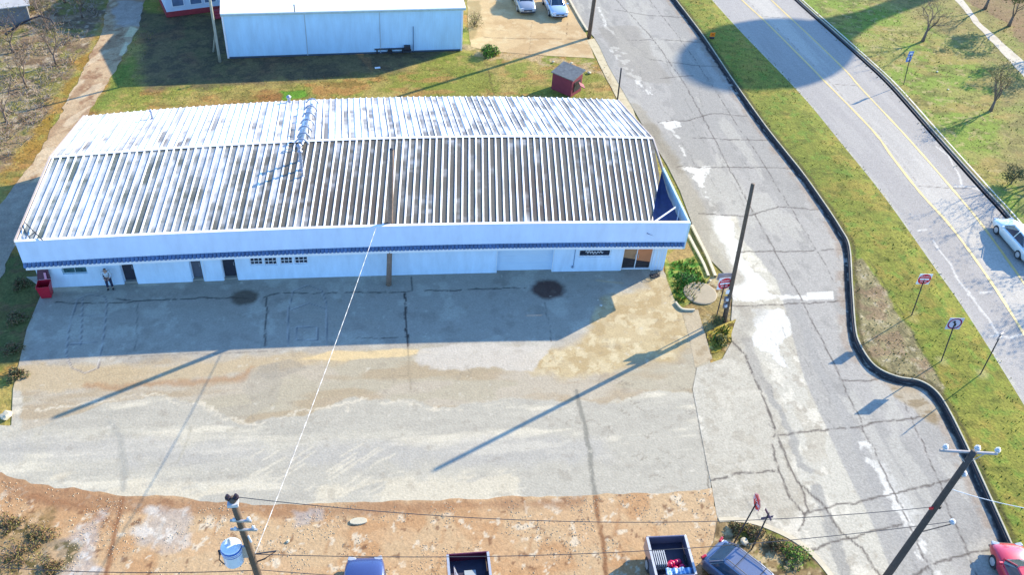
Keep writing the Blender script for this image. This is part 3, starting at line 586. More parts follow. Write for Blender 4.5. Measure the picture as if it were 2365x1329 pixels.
def WP(px, py, off=0., fn=wally):
    d = ray(px, py); y = 0.
    for _ in range(8):
        t = (y-CAM[1])/d[1]; P = CAM+d*t; y = fn(P[0])+off
    return P
BLD = empty('commercial_building', (19, 0, 0)); tag(BLD, 'long low white commercial building with ribbed metal roof and blue tiled eave trim', 'building')
def kid(o, par=BLD):
    o.parent = par; o.matrix_parent_inverse = Matrix.Translation(-Vector(BLD.location)) if par is BLD else Matrix.Identity(4); return o
bx0, bx1 = Lb[0], Lb[1]
def seg_wall(mb, xa, xb, z0, z1, off=0., th=.25, n=None, fn=wally):
    n = n or max(1, int(abs(xb-xa)/2)); xs = np.linspace(xa, xb, n+1)
    for a, b in zip(xs[:-1], xs[1:]):
        ya, yb = fn(a)+off, fn(b)+off
        mb.hexa([(a, ya, z0), (b, yb, z0), (b, yb+th, z0), (a, ya+th, z0)], [(a, ya, z1), (b, yb, z1), (b, yb+th, z1), (a, ya+th, z1)])
# openings: (x0,x1,z0,z1) from the facade
def rect(px0, py0, px1, py1, off=0.):
    a, b = WP(px0, py1, off), WP(px1, py1, off); c = WP((px0+px1)/2, py0, off)
    return a[0], b[0], max(0, min(a[2], b[2])), c[2]
def xat(px, py): return WP(px, py)[0]
D1 = (xat(285, 652), xat(318, 652)); D2 = (xat(445, 652), xat(473, 652)); D3 = (xat(517, 648), xat(551, 648))
GAR = (xat(1147, 630), xat(1274, 628)); ENT = (xat(1434, 620), xat(1503, 620))
W1 = rect(145, 614, 203, 632); W5 = rect(1336, 578, 1410, 594); W5 = (W5[0], W5[1], W5[2], min(W5[3], 2.3)); W1 = (W1[0], W1[1], W1[2], min(W1[3], 2.3))
wg = [rect(578, 597, 608, 613), rect(611, 596, 641, 613), rect(648, 595, 677, 611), rect(681, 594, 712, 610)]
wg = [(a[0], a[1], a[2], min(a[3], 2.25)) for a in wg]
opens = sorted([(D1[0], D1[1], 0, 2.15), (D2[0], D2[1], 0, 2.15), (D3[0], D3[1], 0, 2.15), (GAR[0], GAR[1], 0, 2.42), (ENT[0], ENT[1], 0, 2.2), W1, W5]+wg)
mb = MB(); x = bx0
for (a, b, z0, z1) in opens:
    seg_wall(mb, x, a, 0, 2.6)
    if z0 > .05: seg_wall(mb, a, b, 0, z0, n=1)
    seg_wall(mb, a, b, z1, 2.6, n=1); x = b
seg_wall(mb, x, bx1, 0, 2.6)
# side and back walls
kx0, kx1 = Lk[0]+.5, Lk[1]-.4
bk = [(kx0, float(np.polyval(Lk[2], kx0))-.4), (kx1, float(np.polyval(Lk[2], kx1))-.4)]
def thickwall(mb, a, b, z0, z1, th=.2):
    d = (Vector((*b, 0))-Vector((*a, 0))).normalized(); nn = Vector((-d.y, d.x, 0))*th
    mb.hexa([(a[0], a[1], z0), (b[0], b[1], z0), (b[0]+nn.x, b[1]+nn.y, z0), (a[0]+nn.x, a[1]+nn.y, z0)], [(a[0], a[1], z1), (b[0], b[1], z1), (b[0]+nn.x, b[1]+nn.y, z1), (a[0]+nn.x, a[1]+nn.y, z1)])
fl, fr = (bx0, wally(bx0)+.25), (bx1, wally(bx1)+.25)
thickwall(mb, bk[0], fl, 0, 2.9); thickwall(mb, fr, bk[1], 0, 2.9); thickwall(mb, bk[1], bk[0], 0, 3.0)
wall = kid(mb.build('wall', M_wallw))
# garage recess, ribs on the shutter
mb = MB(); seg_wall(mb, GAR[0], GAR[1], 0, 2.42, .22, .08)
for k in range(1, 4):
    z = 2.3*k/4; seg_wall(mb, GAR[0]+.03, GAR[1]-.03, z, z+.02, .205, .02)
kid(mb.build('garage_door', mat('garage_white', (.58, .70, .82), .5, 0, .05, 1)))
# soffit slab + front fascia
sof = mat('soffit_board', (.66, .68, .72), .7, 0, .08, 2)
fx0, fx1 = Lt[0], Lt[1]
mb = MB(); xs = np.linspace(fx0, fx1, 21)
for a, b in zip(xs[:-1], xs[1:]):
    ya, yb = fasy(a), fasy(b); A2, B2 = (min(max(a, bx0-.6), bx1+.3)), (min(max(b, bx0-.6), bx1+.3))
    mb.hexa([(a, ya+.06, ZB), (b, yb+.06, ZB), (b, yb+2.2, ZB), (a, ya+2.2, ZB)], [(a, ya+.06, ZB+.08), (b, yb+.06, ZB+.08), (b, yb+2.2, ZB+.08), (a, ya+2.2, ZB+.08)])
kid(mb.build('soffit', sof))
mb = MB(); seg_wall(mb, fx0, fx1, ZF+.18, ZT, 0, .12, 20, fasy)
# left end return of the parapet
ridl, ridr = LP(Lr, 0, ZR), LP(Lr, 1, ZR); kl, krr = LP(Lk, 0, ZK), LP(Lk, 1, ZK)
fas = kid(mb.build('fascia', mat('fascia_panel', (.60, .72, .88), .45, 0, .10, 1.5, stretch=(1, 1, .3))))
mb = MB(); seg_wall(mb, fx0+.01, fx1-.01, ZB, ZF-.02, .05, .1, 20, fasy); kid(mb.build('fascia_board', mat('trim_white', (.8, .82, .86), .5, 0, .06, 2)))
mb = MB(); seg_wall(mb, fx0-.02, fx1+.02, ZT, ZT+.04, -.03, .2, 20, fasy); kid(mb.build('coping', M_white))
# scalloped blue tile trim
m_tile = mat('blue_glazed_tile', (.045, .10, .22), .35, 0, .45, 3); mb = MB(); nT = 170
for i in range(nT):
    a = fx0+(fx1-fx0)*i/nT; b = fx0+(fx1-fx0)*(i+1)/nT; c = (a+b)/2; y = fasy(c); w = (b-a)*.5
    prof = [(-w, 0), (-w*.7, .06), (0, .09), (w*.7, .06), (w, 0)]
    top = [(c+p[0]*.98, y-p[1]*.6-.005, ZF+.20) for p in prof]; bot = [(c+p[0]*.98, y-p[1]-.12, ZF-.03+.015*random.random()) for p in prof]
    mb.add(top+bot+[(c-w*.98, y+.03, ZF-.02), (c+w*.98, y+.03, ZF-.02)], [(j, j+1, 6+j, 5+j) for j in range(4)]+[(0, 5, 10), (4, 11, 9), (5, 6, 7, 8, 9, 11, 10)])
kid(mb.build('tile_trim', m_tile))
# ---- ribbed roof
KA = 1.05
m_rib = attr_mat('ribbed_metal', .55, (3, .06), (14, .10), .12, 18, .25)
def roof(name, Pa, Pb, ua, ub, nr, front, par):
    """ribs run from line Pa(u) (top) to line Pb(u) (bottom)"""
    V, Fc, C = [], [], []
    per = [0, .12, .17, .36, .41, .60]; hh = [.0, .0, .055, .055, .0, .0]
    us, hs, isr = [], [], []
    for i in range(nr):
        for p, h in zip(per, hh): us.append(ua+(ub-ua)*(i+p*1.0)/nr); hs.append(h); isr.append(h > 0)
        us.append(ua+(ub-ua)*(i+.99)/nr); hs.append(0); isr.append(False)
    us = np.array(us); hs = np.array(hs); isr = np.array(isr); nv = 46
    ribidx = np.repeat(np.arange(nr), 7); rr = np.random.default_rng(3 if front else 4)
    dark_r = rr.uniform(0, 1, nr)[ribidx]
    for j in range(nv):
        t = j/(nv-1)
        for k, u in enumerate(us):
            a, b = Pa(u), Pb(u); p = a+(b-a)*t; V.append((p[0], p[1], p[2]+hs[k]))
    V = np.array(V).reshape(nv, len(us), 3)
    if front:
        yc = V[..., 1]; xc = CUTA.x+(CUTB.x-CUTA.x)*(yc-CUTA.y)/(CUTB.y-CUTA.y); k_ = (yc < CUTA.y) & (V[..., 0] > xc); V[..., 0] = np.where(k_, xc, V[..., 0])
    t = np.linspace(0, 1, nv)[:, None]*np.ones(len(us))[None, :]; U = np.ones(nv)[:, None]*us[None, :]
    L = 7.5*t; X = U*38
    s1 = fbm(X.ravel(), L.ravel(), .8, 5, 4, 1, .22).reshape(U.shape); sp = fbm((ribidx[None, :]*17.3+0*U).ravel(), L.ravel(), 1.0, 33, 5, 1, .5).reshape(U.shape); sq = fbm((ribidx[None, :]*9.1+4+0*U).ravel(), L.ravel(), .3, 43, 3, 1, .8).reshape(U.shape); s2 = fbm(X.ravel(), L.ravel(), 5, 9, 3).reshape(U.shape); s3 = fbm(X.ravel(), L.ravel(), .42, 15, 3, 1, .3).reshape(U.shape)
    dr = dark_r[None, :]*np.ones(U.shape)
    if front:
        grow = np.clip((U-.05)/.5, 0, 1)*.36+.18+.25*np.clip(t*1.2, 0, 1)*np.clip(U*1.6, 0, 1)
        dirt = np.clip(grow+.10+(s1-.5)*.9+(s2-.5)*.5+(sp-.5)*1.15+(dr-.5)*.35+(s3-.5)*.6+(sq-.5)*.7+.24+.12*np.clip(U*2-.4, 0, 1), 0, 1)
        dirt[0:2] = np.clip(dirt[0:2]+.3, 0, 1)
        white = np.array((.70, .71, .69)); gcol = np.array(A(132, 128, 122)); green = np.array(A(136, 152, 150)); br = np.array(A(104, 78, 66))
        lf = np.clip(1-U*2.6, 0, 1)[..., None]; dcol = gcol*(1-lf)+green*lf
        bm = np.clip((s2-.52)/.1, 0, 1)[..., None]*np.clip((t-.3)*2, 0, .45)[..., None]*np.clip(U*3-.6, 0, 1)[..., None]; dcol = dcol*(1-bm)+br*bm
    else:
        dirt = np.clip(.36+.6*np.clip(U-.3, 0, 1)+(dr-.5)*.5+(sq-.5)*.6+(sp-.5)*2.4+(s1-.5)*.8+(s3-.5)*.6, 0, 1)*np.clip(1.1-t*.5+.4*np.clip(U*2-.4, 0, 1), .2, 1)*np.clip((np.tile([.6, .8, 1, 1, .9, .6, .6], nr)*1.0)[None, :]+.25, 0, 1)
        white = np.array((.97, .96, .94)); dcol = np.array(A(112, 106, 108))*np.ones(U.shape+(1,))
    C = white*(1-dirt[..., None])+dcol*dirt[..., None]
    ribc = np.array((.97, .97, .95))*(1-np.clip((s3-.55)*2.5, 0, .5)[..., None])+np.array(A(150, 140, 132))*np.clip((s3-.55)*2.5, 0, .5)[..., None]
    C = np.where(isr[None, :, None], ribc, C)
    n = len(us); Fc = [(j*n+k, j*n+k+1, (j+1)*n+k+1, (j+1)*n+k) for j in range(nv-1) for k in range(n-1)]
    me = bpy.data.meshes.new(name); me.from_pydata(V.reshape(-1, 3).tolist(), [], Fc); me.update()
    at = me.color_attributes.new('Col', 'FLOAT_COLOR', 'POINT'); at.data.foreach_set('color', np.column_stack([np.clip(C.reshape(-1, 3), 0, 1), np.ones(nv*n)]).ravel())
    me.materials.append(m_rib); o = bpy.data.objects.new(name, me); SC.collection.objects.link(o); return kid(o, par)
KA = .56
def edge_front(u):
    """lower end of a front-slope rib; the last bay is cut back by the open wing"""
    p = LP(Lt, u, ZT-.07, .12); return p
xcut = xat(1530, 625)
# the ribs converge to the ridge; at the right the sheet stops short of the fascia end
e0 = 0.; e1 = (GV(1545, 516, ZT)[0]-Lt[0])/(Lt[1]-Lt[0]); CUTA, CUTB = GV(1528, 385, 4.5), GV(1504, 517, ZT)
def Pb_front(u): return LP(Lt, u*e1, ZT-.07, .12)
roof('roof', lambda u: LP(Lr, u, ZR), Pb_front, 0, 1, 88, True, BLD)
roof('roof', lambda u: LP(Lr, u, ZR+.005), lambda u: LP(Lk, u, ZK), 0, 1, 88, False, BLD)
mb = MB()
for i in range(40): mb.add([LP(Lr, i/40, ZR+.055, -.10), LP(Lr, (i+1)/40, ZR+.055, -.10), LP(Lr, (i+1)/40, ZR+.075), LP(Lr, i/40, ZR+.075), LP(Lr, (i+1)/40, ZR+.05, .16), LP(Lr, i/40, ZR+.05, .16)], [(0, 1, 2, 3), (3, 2, 4, 5)])
kid(mb.build('ridge_cap', mat('ridge_metal', (.8, .8, .78), .5, .2, .12, 2)))
# left rake trim (red brown edge) and right rake
def rake(u, name, m, w=.1):
    a, b, c = LP(Lt, u, ZT-.02, .1), LP(Lr, u, ZR+.08), LP(Lk, u, ZK+.05)
    mb = MB(); s_ = -1 if u < .5 else 1
    for p, q in ((a, b), (b, c)):
        mb.hexa([p+(s_*w, 0, -.3), q+(s_*w, 0, -.3), q+(0, 0, -.3), p+(0, 0, -.3)], [p+(s_*w, 0, .03), q+(s_*w, 0, .03), q+(0, 0, .03), p+(0, 0, .03)])
    return kid(mb.build(name, m))
rake(0, 'rake_trim', mat('rake_white', A(236, 222, 222), .5, 0, .1, 2))
pw = GV(1530, 387, ZT+.12)
# right: gable wall cover up to where wing begins, then the wing
a, b, c = LP(Lr, 1, ZR+.05), LP(Lk, 1, ZK+.05), np.array(pw)
mb = MB()
for p, q in ((b, a), (a, c)):
    mb.hexa([p+(0, 0, -.3), q+(0, 0, -.3), q+(.08, 0, -.3), p+(.08, 0, -.3)], [p+(0, 0, .0), q+(0, 0, .0), q+(.08, 0, 0), p+(.08, 0, 0)])
kid(mb.build('rake_trim', mat('rake_white', (1, 1, 1))))
# roof piece between ridge end, wing start and cut sheet is covered by the sheet; wing side wall:
we = LP(Lt, 1, ZT)
mb = MB()
for (p, q, z0, z1) in ((np.array(pw), we, ZB+.1, None),):
    mb.hexa([(p[0], p[1], 2.4), (q[0]-.02, q[1], 2.4), (q[0]+.1, q[1], 2.4), (p[0]+.12, p[1], 2.4)], [(p[0], p[1], p[2]), (q[0]-.02, q[1], ZT), (q[0]+.1, q[1], ZT), (p[0]+.12, p[1], p[2])])
kid(mb.build('side_parapet', mat('wing_inner', (.50, .66, .70), .5, 0, .12, 2)))
# sagging blue tarp filling the well between roof edge and wing
g = [[None]*9 for _ in range(9)]; mb = MB(); A0 = np.array(pw); B0 = np.array(CUTB)+(-.15, 0, 0); C0 = we+np.array((-.12, .3, 0))
for i in range(9):
    for j in range(9):
        t = i/8; p = A0+(B0-A0)*t; q = A0+(C0-A0)*t; r_ = p+(q-p)*j/8
        sag = -.55-.45*math.sin(math.pi*j/8)*t+.06*random.random(); g[i][j] = (r_[0], r_[1], 4.2+sag*min(1, t*3))
V = [g[i][j] for i in range(9) for j in range(9)]
mb.add(V, [(i*9+j, i*9+j+1, (i+1)*9+j+1, (i+1)*9+j) for i in range(8) for j in range(8)])
tp = kid(mb.build('roof_tarp', mat('navy_tarp', (.03, .045, .16), .4, 0, .4, 2), smooth=True))
mb = MB(); mb.tube([GV(1512, 512, 4.3), GV(1560, 479, 4.25)], .05, 6); mb.tube([GV(1570, 480, 4.2), GV(1563, 512, 3.7)], .03, 5); kid(mb.build('parapet_brace', M_white))
mb = MB(); mb.tube([GV(58, 515, 4.5), GV(98, 555, 4.5)], .03, 5); mb.tube([GV(52, 522, 4.5), GV(66, 547, 4.45)], .025, 5); mb.tube([GV(66, 547, 4.45), GV(84, 535, 4.45)], .025, 5); kid(mb.build('cable_bracket', M_dark))
# ---- doors, windows
def frame(mb, x0, x1, z0, z1, off, w=.06, d=.06, bars=(), rows=()):
    y0, y1 = wally(x0)+off, wally(x1)+off
    def bar(xa, xb, za, zb, dd=d):
        ya, yb = np.interp([xa, xb], [x0, x1], [y0, y1]); mb.hexa([(xa, ya, za), (xb, yb, za), (xb, yb+dd, za), (xa, ya+dd, za)], [(xa, ya, zb), (xb, yb, zb), (xb, yb+dd, zb), (xa, ya+dd, zb)])
    bar(x0, x1, z0, z0+w); bar(x0, x1, z1-w, z1); bar(x0, x0+w, z0+w, z1-w); bar(x1-w, x1, z0+w, z1-w)
    for f in bars: bar(x0+(x1-x0)*f-w*.3, x0+(x1-x0)*f+w*.3, z0+w, z1-w, d*.7)
    for f in rows: bar(x0+w, x1-w, z0+(z1-z0)*f-w*.3, z0+(z1-z0)*f+w*.3, d*.8)
def pane(x0, x1, z0, z1, off, m, name='pane', par=None, w=.05):
    mb = MB(); seg_wall(mb, x0+w, x1-w, z0+w, z1-w, off, .02, 1); return kid(mb.build(name, m), par)
def child(o, par): o.parent = par; return o
def opening(name, r, off, m_frame, m_pane, bars=(), rows=(), w=.06, label=None):
    x0, x1, z0, z1 = r; mb = MB(); frame(mb, x0, x1, z0, z1, off, w, .07, bars, rows)
    f = kid(mb.build(name, m_frame));
    if label: f['label'] = label
    mb = MB(); seg_wall(mb, x0+w*.5, x1-w*.5, z0+w*.5, z1-w*.5, off+.075, .02, 1); child(mb.build('pane', m_pane), f); return f
gl_blue = glass('window_dark', (.015, .02, .04)); gl_teal = mat('window_teal', (.05, .12, .13), .2, 0, .9, 3.5); scr = mat('screen_grey', (.10, .105, .13), .7, 0, .1, 2)
opening('window', W1, .08, mat('teal_trim', (.30, .42, .46), .5), gl_teal, (.5,), label='teal patterned window beside the red bin')
for q in wg: opening('window', q, .06, M_white, gl_blue, (.33, .67), (.5,), .05)
w5 = opening('window', W5, .06, M_white, gl_blue, (), (), .07, label='dark window with pale script lettering')
# flowing white script on the glass
mb = MB(); pts = []
x0, x1, z0, z1 = W5; zc = (z0+z1)/2+.02
for k in range(60):
    t = k/59; pts.append((x0+.45+t*(x1-x0-.95), wally(x0)+.11-.0*t+(wally(x1)-wally(x0))*t, zc+.10*math.sin(t*38)*(1-.3*t)+.03*math.sin(t*9)))
mb.tube(pts, .02, 5); child(mb.build('lettering', M_signw), w5)
def door(xr, off, m_leaf, glassy, label=None, transom=True):
    x0, x1 = xr; mb = MB(); frame(mb, x0, x1, 0, 2.15, off, .07, .09, (), (.84,) if transom else ())
    f = kid(mb.build('door', mat('door_frame_white', (.62, .66, .72), .5)));
    if label: f['label'] = label
    # reveal sides and sill
    mb = MB()
    for xx in (x0, x1-.03): mb.box((xx+.015, wally(xx)+.17, 1.07), (.03, .26, 2.14))
    child(mb.build('door_jamb', M_wallw), f)
    mb = MB(); seg_wall(mb, x0+.05, x1-.05, .14, 2.08, off+.1, .04, 1); lf = child(mb.build('door_leaf', m_leaf), f)
    mb = MB(); seg_wall(mb, x0+.02, x1-.02, .01, .1, off-.1, .3, 1); child(mb.build('sill', M_conc), f)
    mb = MB(); mb.tube([(x1-.16, wally(x1)+off+.02, 1.0), (x1-.16, wally(x1)+off+.02, 1.25)], .018, 5); child(mb.build('handle', M_steel), f)
    return f
M_conc = mat('door_step_concrete', A(190, 190, 190), .8)
door(D1, .2, mat('door_dark', (.035, .035, .05), .35, 0, .2, 2), True, 'dark glazed door left of the shutter wall')
door(D2, .2, scr, False, 'grey screened door without transom', False)
door(D3, .2, mat('door_dark', (.035, .035, .05), .35), True)
# double entrance with brown paper / plywood behind glass
x0, x1 = ENT; mb = MB(); frame(mb, x0, x1, 0, 2.2, .12, .07, .1, (.47,)); f = kid(mb.build('entrance_door', M_white)); f['label'] = 'double glass entrance papered over in orange brown'
xm = x0+(x1-x0)*.47
for (a, b, m) in ((x0+.07, xm-.03, mat('brown_paper', (.36, .20, .10), .7, 0, .25, 2)), (xm+.03, x1-.07, mat('orange_board', (.55, .20, .08), .7, 0, .12, 2))):
    mb = MB(); seg_wall(mb, a, b, .12, 2.15, .2, .02, 1); g2 = child(mb.build('glass_leaf', glass('entry_glass', (.04, .03, .03))), f)
    ya, yb = wally(a)+.19, wally(b)+.19; mb = MB(); z_l, z_r = (.95, .78) if a < xm-.2 and a < x0+.1 else (.72, .55)
    mb.add([(a, ya, z_l), (b, yb, z_r), (b, yb, 2.14), (a, ya, 2.14), (a, ya-.012, z_l), (b, yb-.012, z_r), (b, yb-.012, 2.14), (a, ya-.012, 2.14)], [(0, 1, 2, 3), (7, 6, 5, 4), (0, 4, 5, 1), (2, 6, 7, 3), (1, 5, 6, 2), (0, 3, 7, 4)]); child(mb.build('paper_cover', m), f)
for sx in (-.1, .1): child(MB().box((xm+sx, wally(xm)+.08, 1.1), (.03, .05, .3)).build('handle', M_steel), f)
# corner pilaster panels, conduits and wall joints
mb = MB()
for fx in (.25, .5, .8):
    xx = ENT[1]+(bx1-ENT[1])*fx; kid(MB().box((xx, wally(xx)-.02, 1.2), (.03, .035, 2.3)).build('wall_batten', M_white))
for px in (475, 517, 1145, 1274, 1432): xx = xat(px, 640 if px < 600 else 628); kid(MB().box((xx, wally(xx)-.012, 1.2), (.035, .025, 2.3)).build('wall_batten', M_white))
mb = MB(); xx = xat(1323, 618); mb.tube([(xx, wally(xx)-.03, 2.35), (xx, wally(xx)-.03, .5)], .018, 5); mb.box((xx-.04, wally(xx)-.05, .42), (.12, .08, .16)); kid(mb.build('conduit', mat('conduit_grey', (.16, .24, .34), .5)))
mb = MB(); p = WP(766, 612); mb.box((p[0], p[1]-.04, 1.9), (.1, .08, .12)); kid(mb.build('wall_box', M_dark))
# ================================================================== things on the roof
def roof_pt(px, py, lift=0.):
    """point on the ribbed roof seen at a pixel"""
    for _ in (0,):
        z = 4.5
        for k in range(25):
            P = G(px, py, z); x, y = P[0], P[1]
            yf, yr, yb = fasy(x)+.1, float(np.polyval(Lr[2], x)), float(np.polyval(Lk[2], x))
            zz = np.interp(y, [yf, yr, yb], [ZT-.07, ZR, ZK]); z = zz
    return Vector((P[0], P[1], z+lift))
dm = mat('duct_aluminium', (.30, .34, .42), .4, .5, .35, 6)
D = empty('roof_duct', roof_pt(720, 300)); tag(D, 'pale hooped duct running down the back slope to the roof ridge', 'duct')
base_pts = [(722, 246), (718, 262), (714, 278), (710, 294), (705, 310), (702, 326), (697, 340)]
path = smooth_line([tuple(roof_pt(*p, .16)) for p in base_pts], 5); path = [Vector((p[0], p[1], p[2])) for p in path]
def kD(o, par=D): o.parent = par; o.matrix_parent_inverse = Matrix.Translation(-Vector(D.location)); return o
kD(MB().tube(path, .10, 10).build('duct_pipe', dm, smooth=True))
for i, p in enumerate(base_pts):
    c = roof_pt(*p, .12); mb = MB(); arc = [c+Vector((.42*math.cos(a), 0.05*math.sin(a), .05+.42*math.sin(a))) for a in np.linspace(0, math.pi, 11)]
    mb.tube(arc, .055, 6); kD(mb.build('hoop', dm, smooth=True))
def vent(px, py, h, r, label, name='vent_pipe', cap=True):
    c = roof_pt(px, py); mb = MB().lathe((0, 0, 0), [(r*1.8, -.1), (r*1.8, .03), (r, .06), (r, h)], 12); o = mb.build(name, dm, smooth=False); o.location = c; tag(o, label, 'vent pipe', 'vent pipes along the roof duct')
    if cap: MB().lathe((0, 0, h), [(r*.5, 0), (r*1.7, .03), (r*1.7, .10), (r*.4, .22)], 12).build('vent_cap', dm, o)
    return o
vent(694, 372, 1.05, .09, 'tall capped vent pipe just below the roof ridge')
vent(697, 392, 1.25, .09, 'tallest capped vent pipe, lower of the two tall ones on the front slope')
vent(699, 408, .35, .07, 'short stub vent pipe lowest on the front roof slope', cap=False)
o = vent(352, 274, .5, .07, 'small dark bent vent alone near the left back of the roof'); o['group'] = 'lone roof vents'
o = vent(668, 236, .35, .10, 'short round vent at the back eave left of the hooped duct'); o['group'] = 'lone roof vents'
# ================================================================== warehouse behind
WH = empty('metal_warehouse', (17, 30, 0)); tag(WH, 'blue grey shaded metal warehouse with white low-slope roof behind the lawn', 'warehouse')
def kW(o, par=WH): o.parent = par; o.matrix_parent_inverse = Matrix.Translation(-Vector(WH.location)) if par is WH else Matrix.Identity(4); return o
WHH = 3.96; a, b = GV(528, 134.5), GV(1065, 116); d = (b-a).normalized(); nrm = Vector((-d.y, d.x, 0))
dep = 15.
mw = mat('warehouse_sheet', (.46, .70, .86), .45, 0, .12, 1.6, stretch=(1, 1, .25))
mb = MB(); n = 96
for i in range(n):   # ribbed front wall
    t0, t1 = i/n, (i+.5)/n; p, q, r_ = a+(b-a)*t0, a+(b-a)*t1, a+(b-a)*((i+1)/n)
    mb.add([p, q, (q.x, q.y, WHH), (p.x, p.y, WHH)], [(0, 1, 2, 3)])
    q2 = q-nrm*.012; mb.add([(q2.x, q2.y, 0), (r_.x-nrm.x*.012, r_.y-nrm.y*.012, 0), (r_.x-nrm.x*.012, r_.y-nrm.y*.012, WHH), (q2.x, q2.y, WHH)], [(0, 1, 2, 3)])
mb.hexa([a+nrm*.02, a+nrm*dep, a+nrm*dep+d*.2, a+nrm*.02+d*.2], [Vector((*v[:2], z)) for v, z in ((a+nrm*.02, WHH-.1), (a+nrm*dep, WHH-.1), (a+nrm*dep+d*.2, WHH-.1), (a+nrm*.02+d*.2, WHH-.1))])
mb.hexa([b-d*.2+nrm*.02, b-d*.2+nrm*dep, b+nrm*dep, b+nrm*.02], [Vector((*v[:2], WHH-.1)) for v in (b-d*.2+nrm*.02, b-d*.2+nrm*dep, b+nrm*dep, b+nrm*.02)])
kW(mb.build('wall', mw))
ov = .22; A1, B1 = a-d*.12-nrm*ov, b+d*.25-nrm*ov
mb = MB(); rz = 1.1
for (p, q, z0, z1) in ((0, dep/2, WHH, WHH+rz), (dep/2, dep, WHH+rz, WHH)):
    P_, Q_ = A1+nrm*p, B1+nrm*p; R_, S_ = B1+nrm*(q+ov), A1+nrm*(q+ov)
    mb.hexa([(P_.x, P_.y, z0), (Q_.x, Q_.y, z0), (R_.x, R_.y, z1), (S_.x, S_.y, z1)], [(P_.x, P_.y, z0+.08), (Q_.x, Q_.y, z0+.08), (R_.x, R_.y, z1+.08), (S_.x, S_.y, z1+.08)])
kW(mb.build('roof', mat('white_roof_sheet', (.88, .88, .86), .5, 0, .05, 1.2)))
mb = MB(); P_, Q_ = A1-nrm*.02, B1-nrm*.02; mb.hexa([(P_.x, P_.y, WHH-.16), (Q_.x, Q_.y, WHH-.16), (Q_.x+nrm.x*.1, Q_.y+nrm.y*.1, WHH-.16), (P_.x+nrm.x*.1, P_.y+nrm.y*.1, WHH-.16)], [(P_.x, P_.y, WHH), (Q_.x, Q_.y, WHH), (Q_.x+nrm.x*.1, Q_.y+nrm.y*.1, WHH), (P_.x+nrm.x*.1, P_.y+nrm.y*.1, WHH)])
kW(mb.build('gutter', mat('gutter_green', (.36, .46, .44), .5, 0, .2, 3)))
for p, nm in ((a, 'corner_trim'), (b, 'corner_trim')):
    mb = MB(); c = p-nrm*.05; mb.box((c.x, c.y, WHH/2-.05), (.14, .1, WHH-.2)); kW(mb.build(nm, M_white))
mb = MB()
for px in (705, 873):
    p = a+(b-a)*((px-528)/537); c = p-nrm*.03; kW(MB().box((c.x, c.y, WHH/2), (.07, .04, WHH-.1)).build('panel_joint', mat('joint_grey', (.36, .46, .52), .6)))
p = a+(b-a)*((950-528)/537)-nrm*.08; kW(MB().tube([(p.x, p.y, .1), (p.x, p.y, 2.4)], .035, 6).build('downpipe', mat('dark_blue_pipe', (.06, .14, .24), .5)))
p = a+(b-a)*((935-528)/537)-nrm*.2; mb = MB(); mb.box((p.x, p.y, .55), (.55, .35, .35)); mb.box((p.x, p.y-.01, .3), (.7, .45, .06)); kW(mb.build('air_conditioner', M_dark, bevel=.02))
# small roof stack
p = GV(680, 18, 4.4); kW(MB().lathe((p.x, p.y, 4.1), [(.07, 0), (.07, .5), (.12, .52), (.1, .6)], 8).build('roof_stack', M_steel))
# dark strip that paints a base shadow along the wall foot
mb = MB(); P_, Q_ = a-nrm*.04, b-nrm*.04; mb.hexa([(P_.x, P_.y, 0), (Q_.x, Q_.y, 0), (Q_.x+nrm.x*.03, Q_.y+nrm.y*.03, 0), (P_.x+nrm.x*.03, P_.y+nrm.y*.03, 0)], [(P_.x, P_.y, .14), (Q_.x, Q_.y, .14), (Q_.x+nrm.x*.03, Q_.y+nrm.y*.03, .14), (P_.x+nrm.x*.03, P_.y+nrm.y*.03, .14)]); kW(mb.build('base_shade_strip', mat('base_shade_dark', (.05, .07, .10), .8)))
# ---- white house with red base at the top, beyond the drive
H = empty('white_house', (5, 40, 0)); tag(H, 'white trimmed house with red base at the top edge of the photo', 'house')
def kH(o, par=H): o.parent = par; o.matrix_parent_inverse = Matrix.Translation(-Vector(H.location)) if par is H else Matrix.Identity(4); return o
a, b = GV(385, 40), GV(480, 28); d = (b-a).normalized(); nrm = Vector((-d.y, d.x, 0)); b = a+d*5.2
def slab(mb, a, b, nrm, o0, o1, z0, z1):
    q = [a-nrm*o0, b-nrm*o0, b+nrm*o1, a+nrm*o1]; mb.hexa([(v.x, v.y, z0) for v in q], [(v.x, v.y, z1) for v in q])
mb = MB(); slab(mb, a, b, nrm, 0, 9, 0, .45); kH(mb.build('red_base', mat('red_brick_base', (.30, .03, .035), .7, 0, .2, 3)))
mb = MB(); slab(mb, a+d*.1, b-d*.1, nrm, -.1, 8.9, .45, 3.1); kH(mb.build('wall', mat('house_siding', (.55, .62, .70), .6, 0, .06, 2)))
for t in (.12, .42, .66):
    mb = MB(); p, q = a+d*(5.2*t), a+d*(5.2*t+1.1); slab(mb, p, q, nrm, -.04, .2, .85, 1.75); f = kH(mb.build('window', M_white)); mb = MB(); slab(mb, p+d*.08, q-d*.08, nrm, -.02, .1, .93, 1.67); child(mb.build('pane', glass('house_pane', (.12, .16, .24))), f); f.children[0].matrix_parent_inverse = Matrix.Identity(4)
mb = MB(); slab(mb, a-d*.3, b+d*.3, nrm, .35, 9.4, 3.1, 3.25); c0 = [a-d*.3-nrm*.35, b+d*.3-nrm*.35, b+d*.3+nrm*9.4, a-d*.3+nrm*9.4]; rid = [(a-d*.3+nrm*4.5), (b+d*.3+nrm*4.5)]
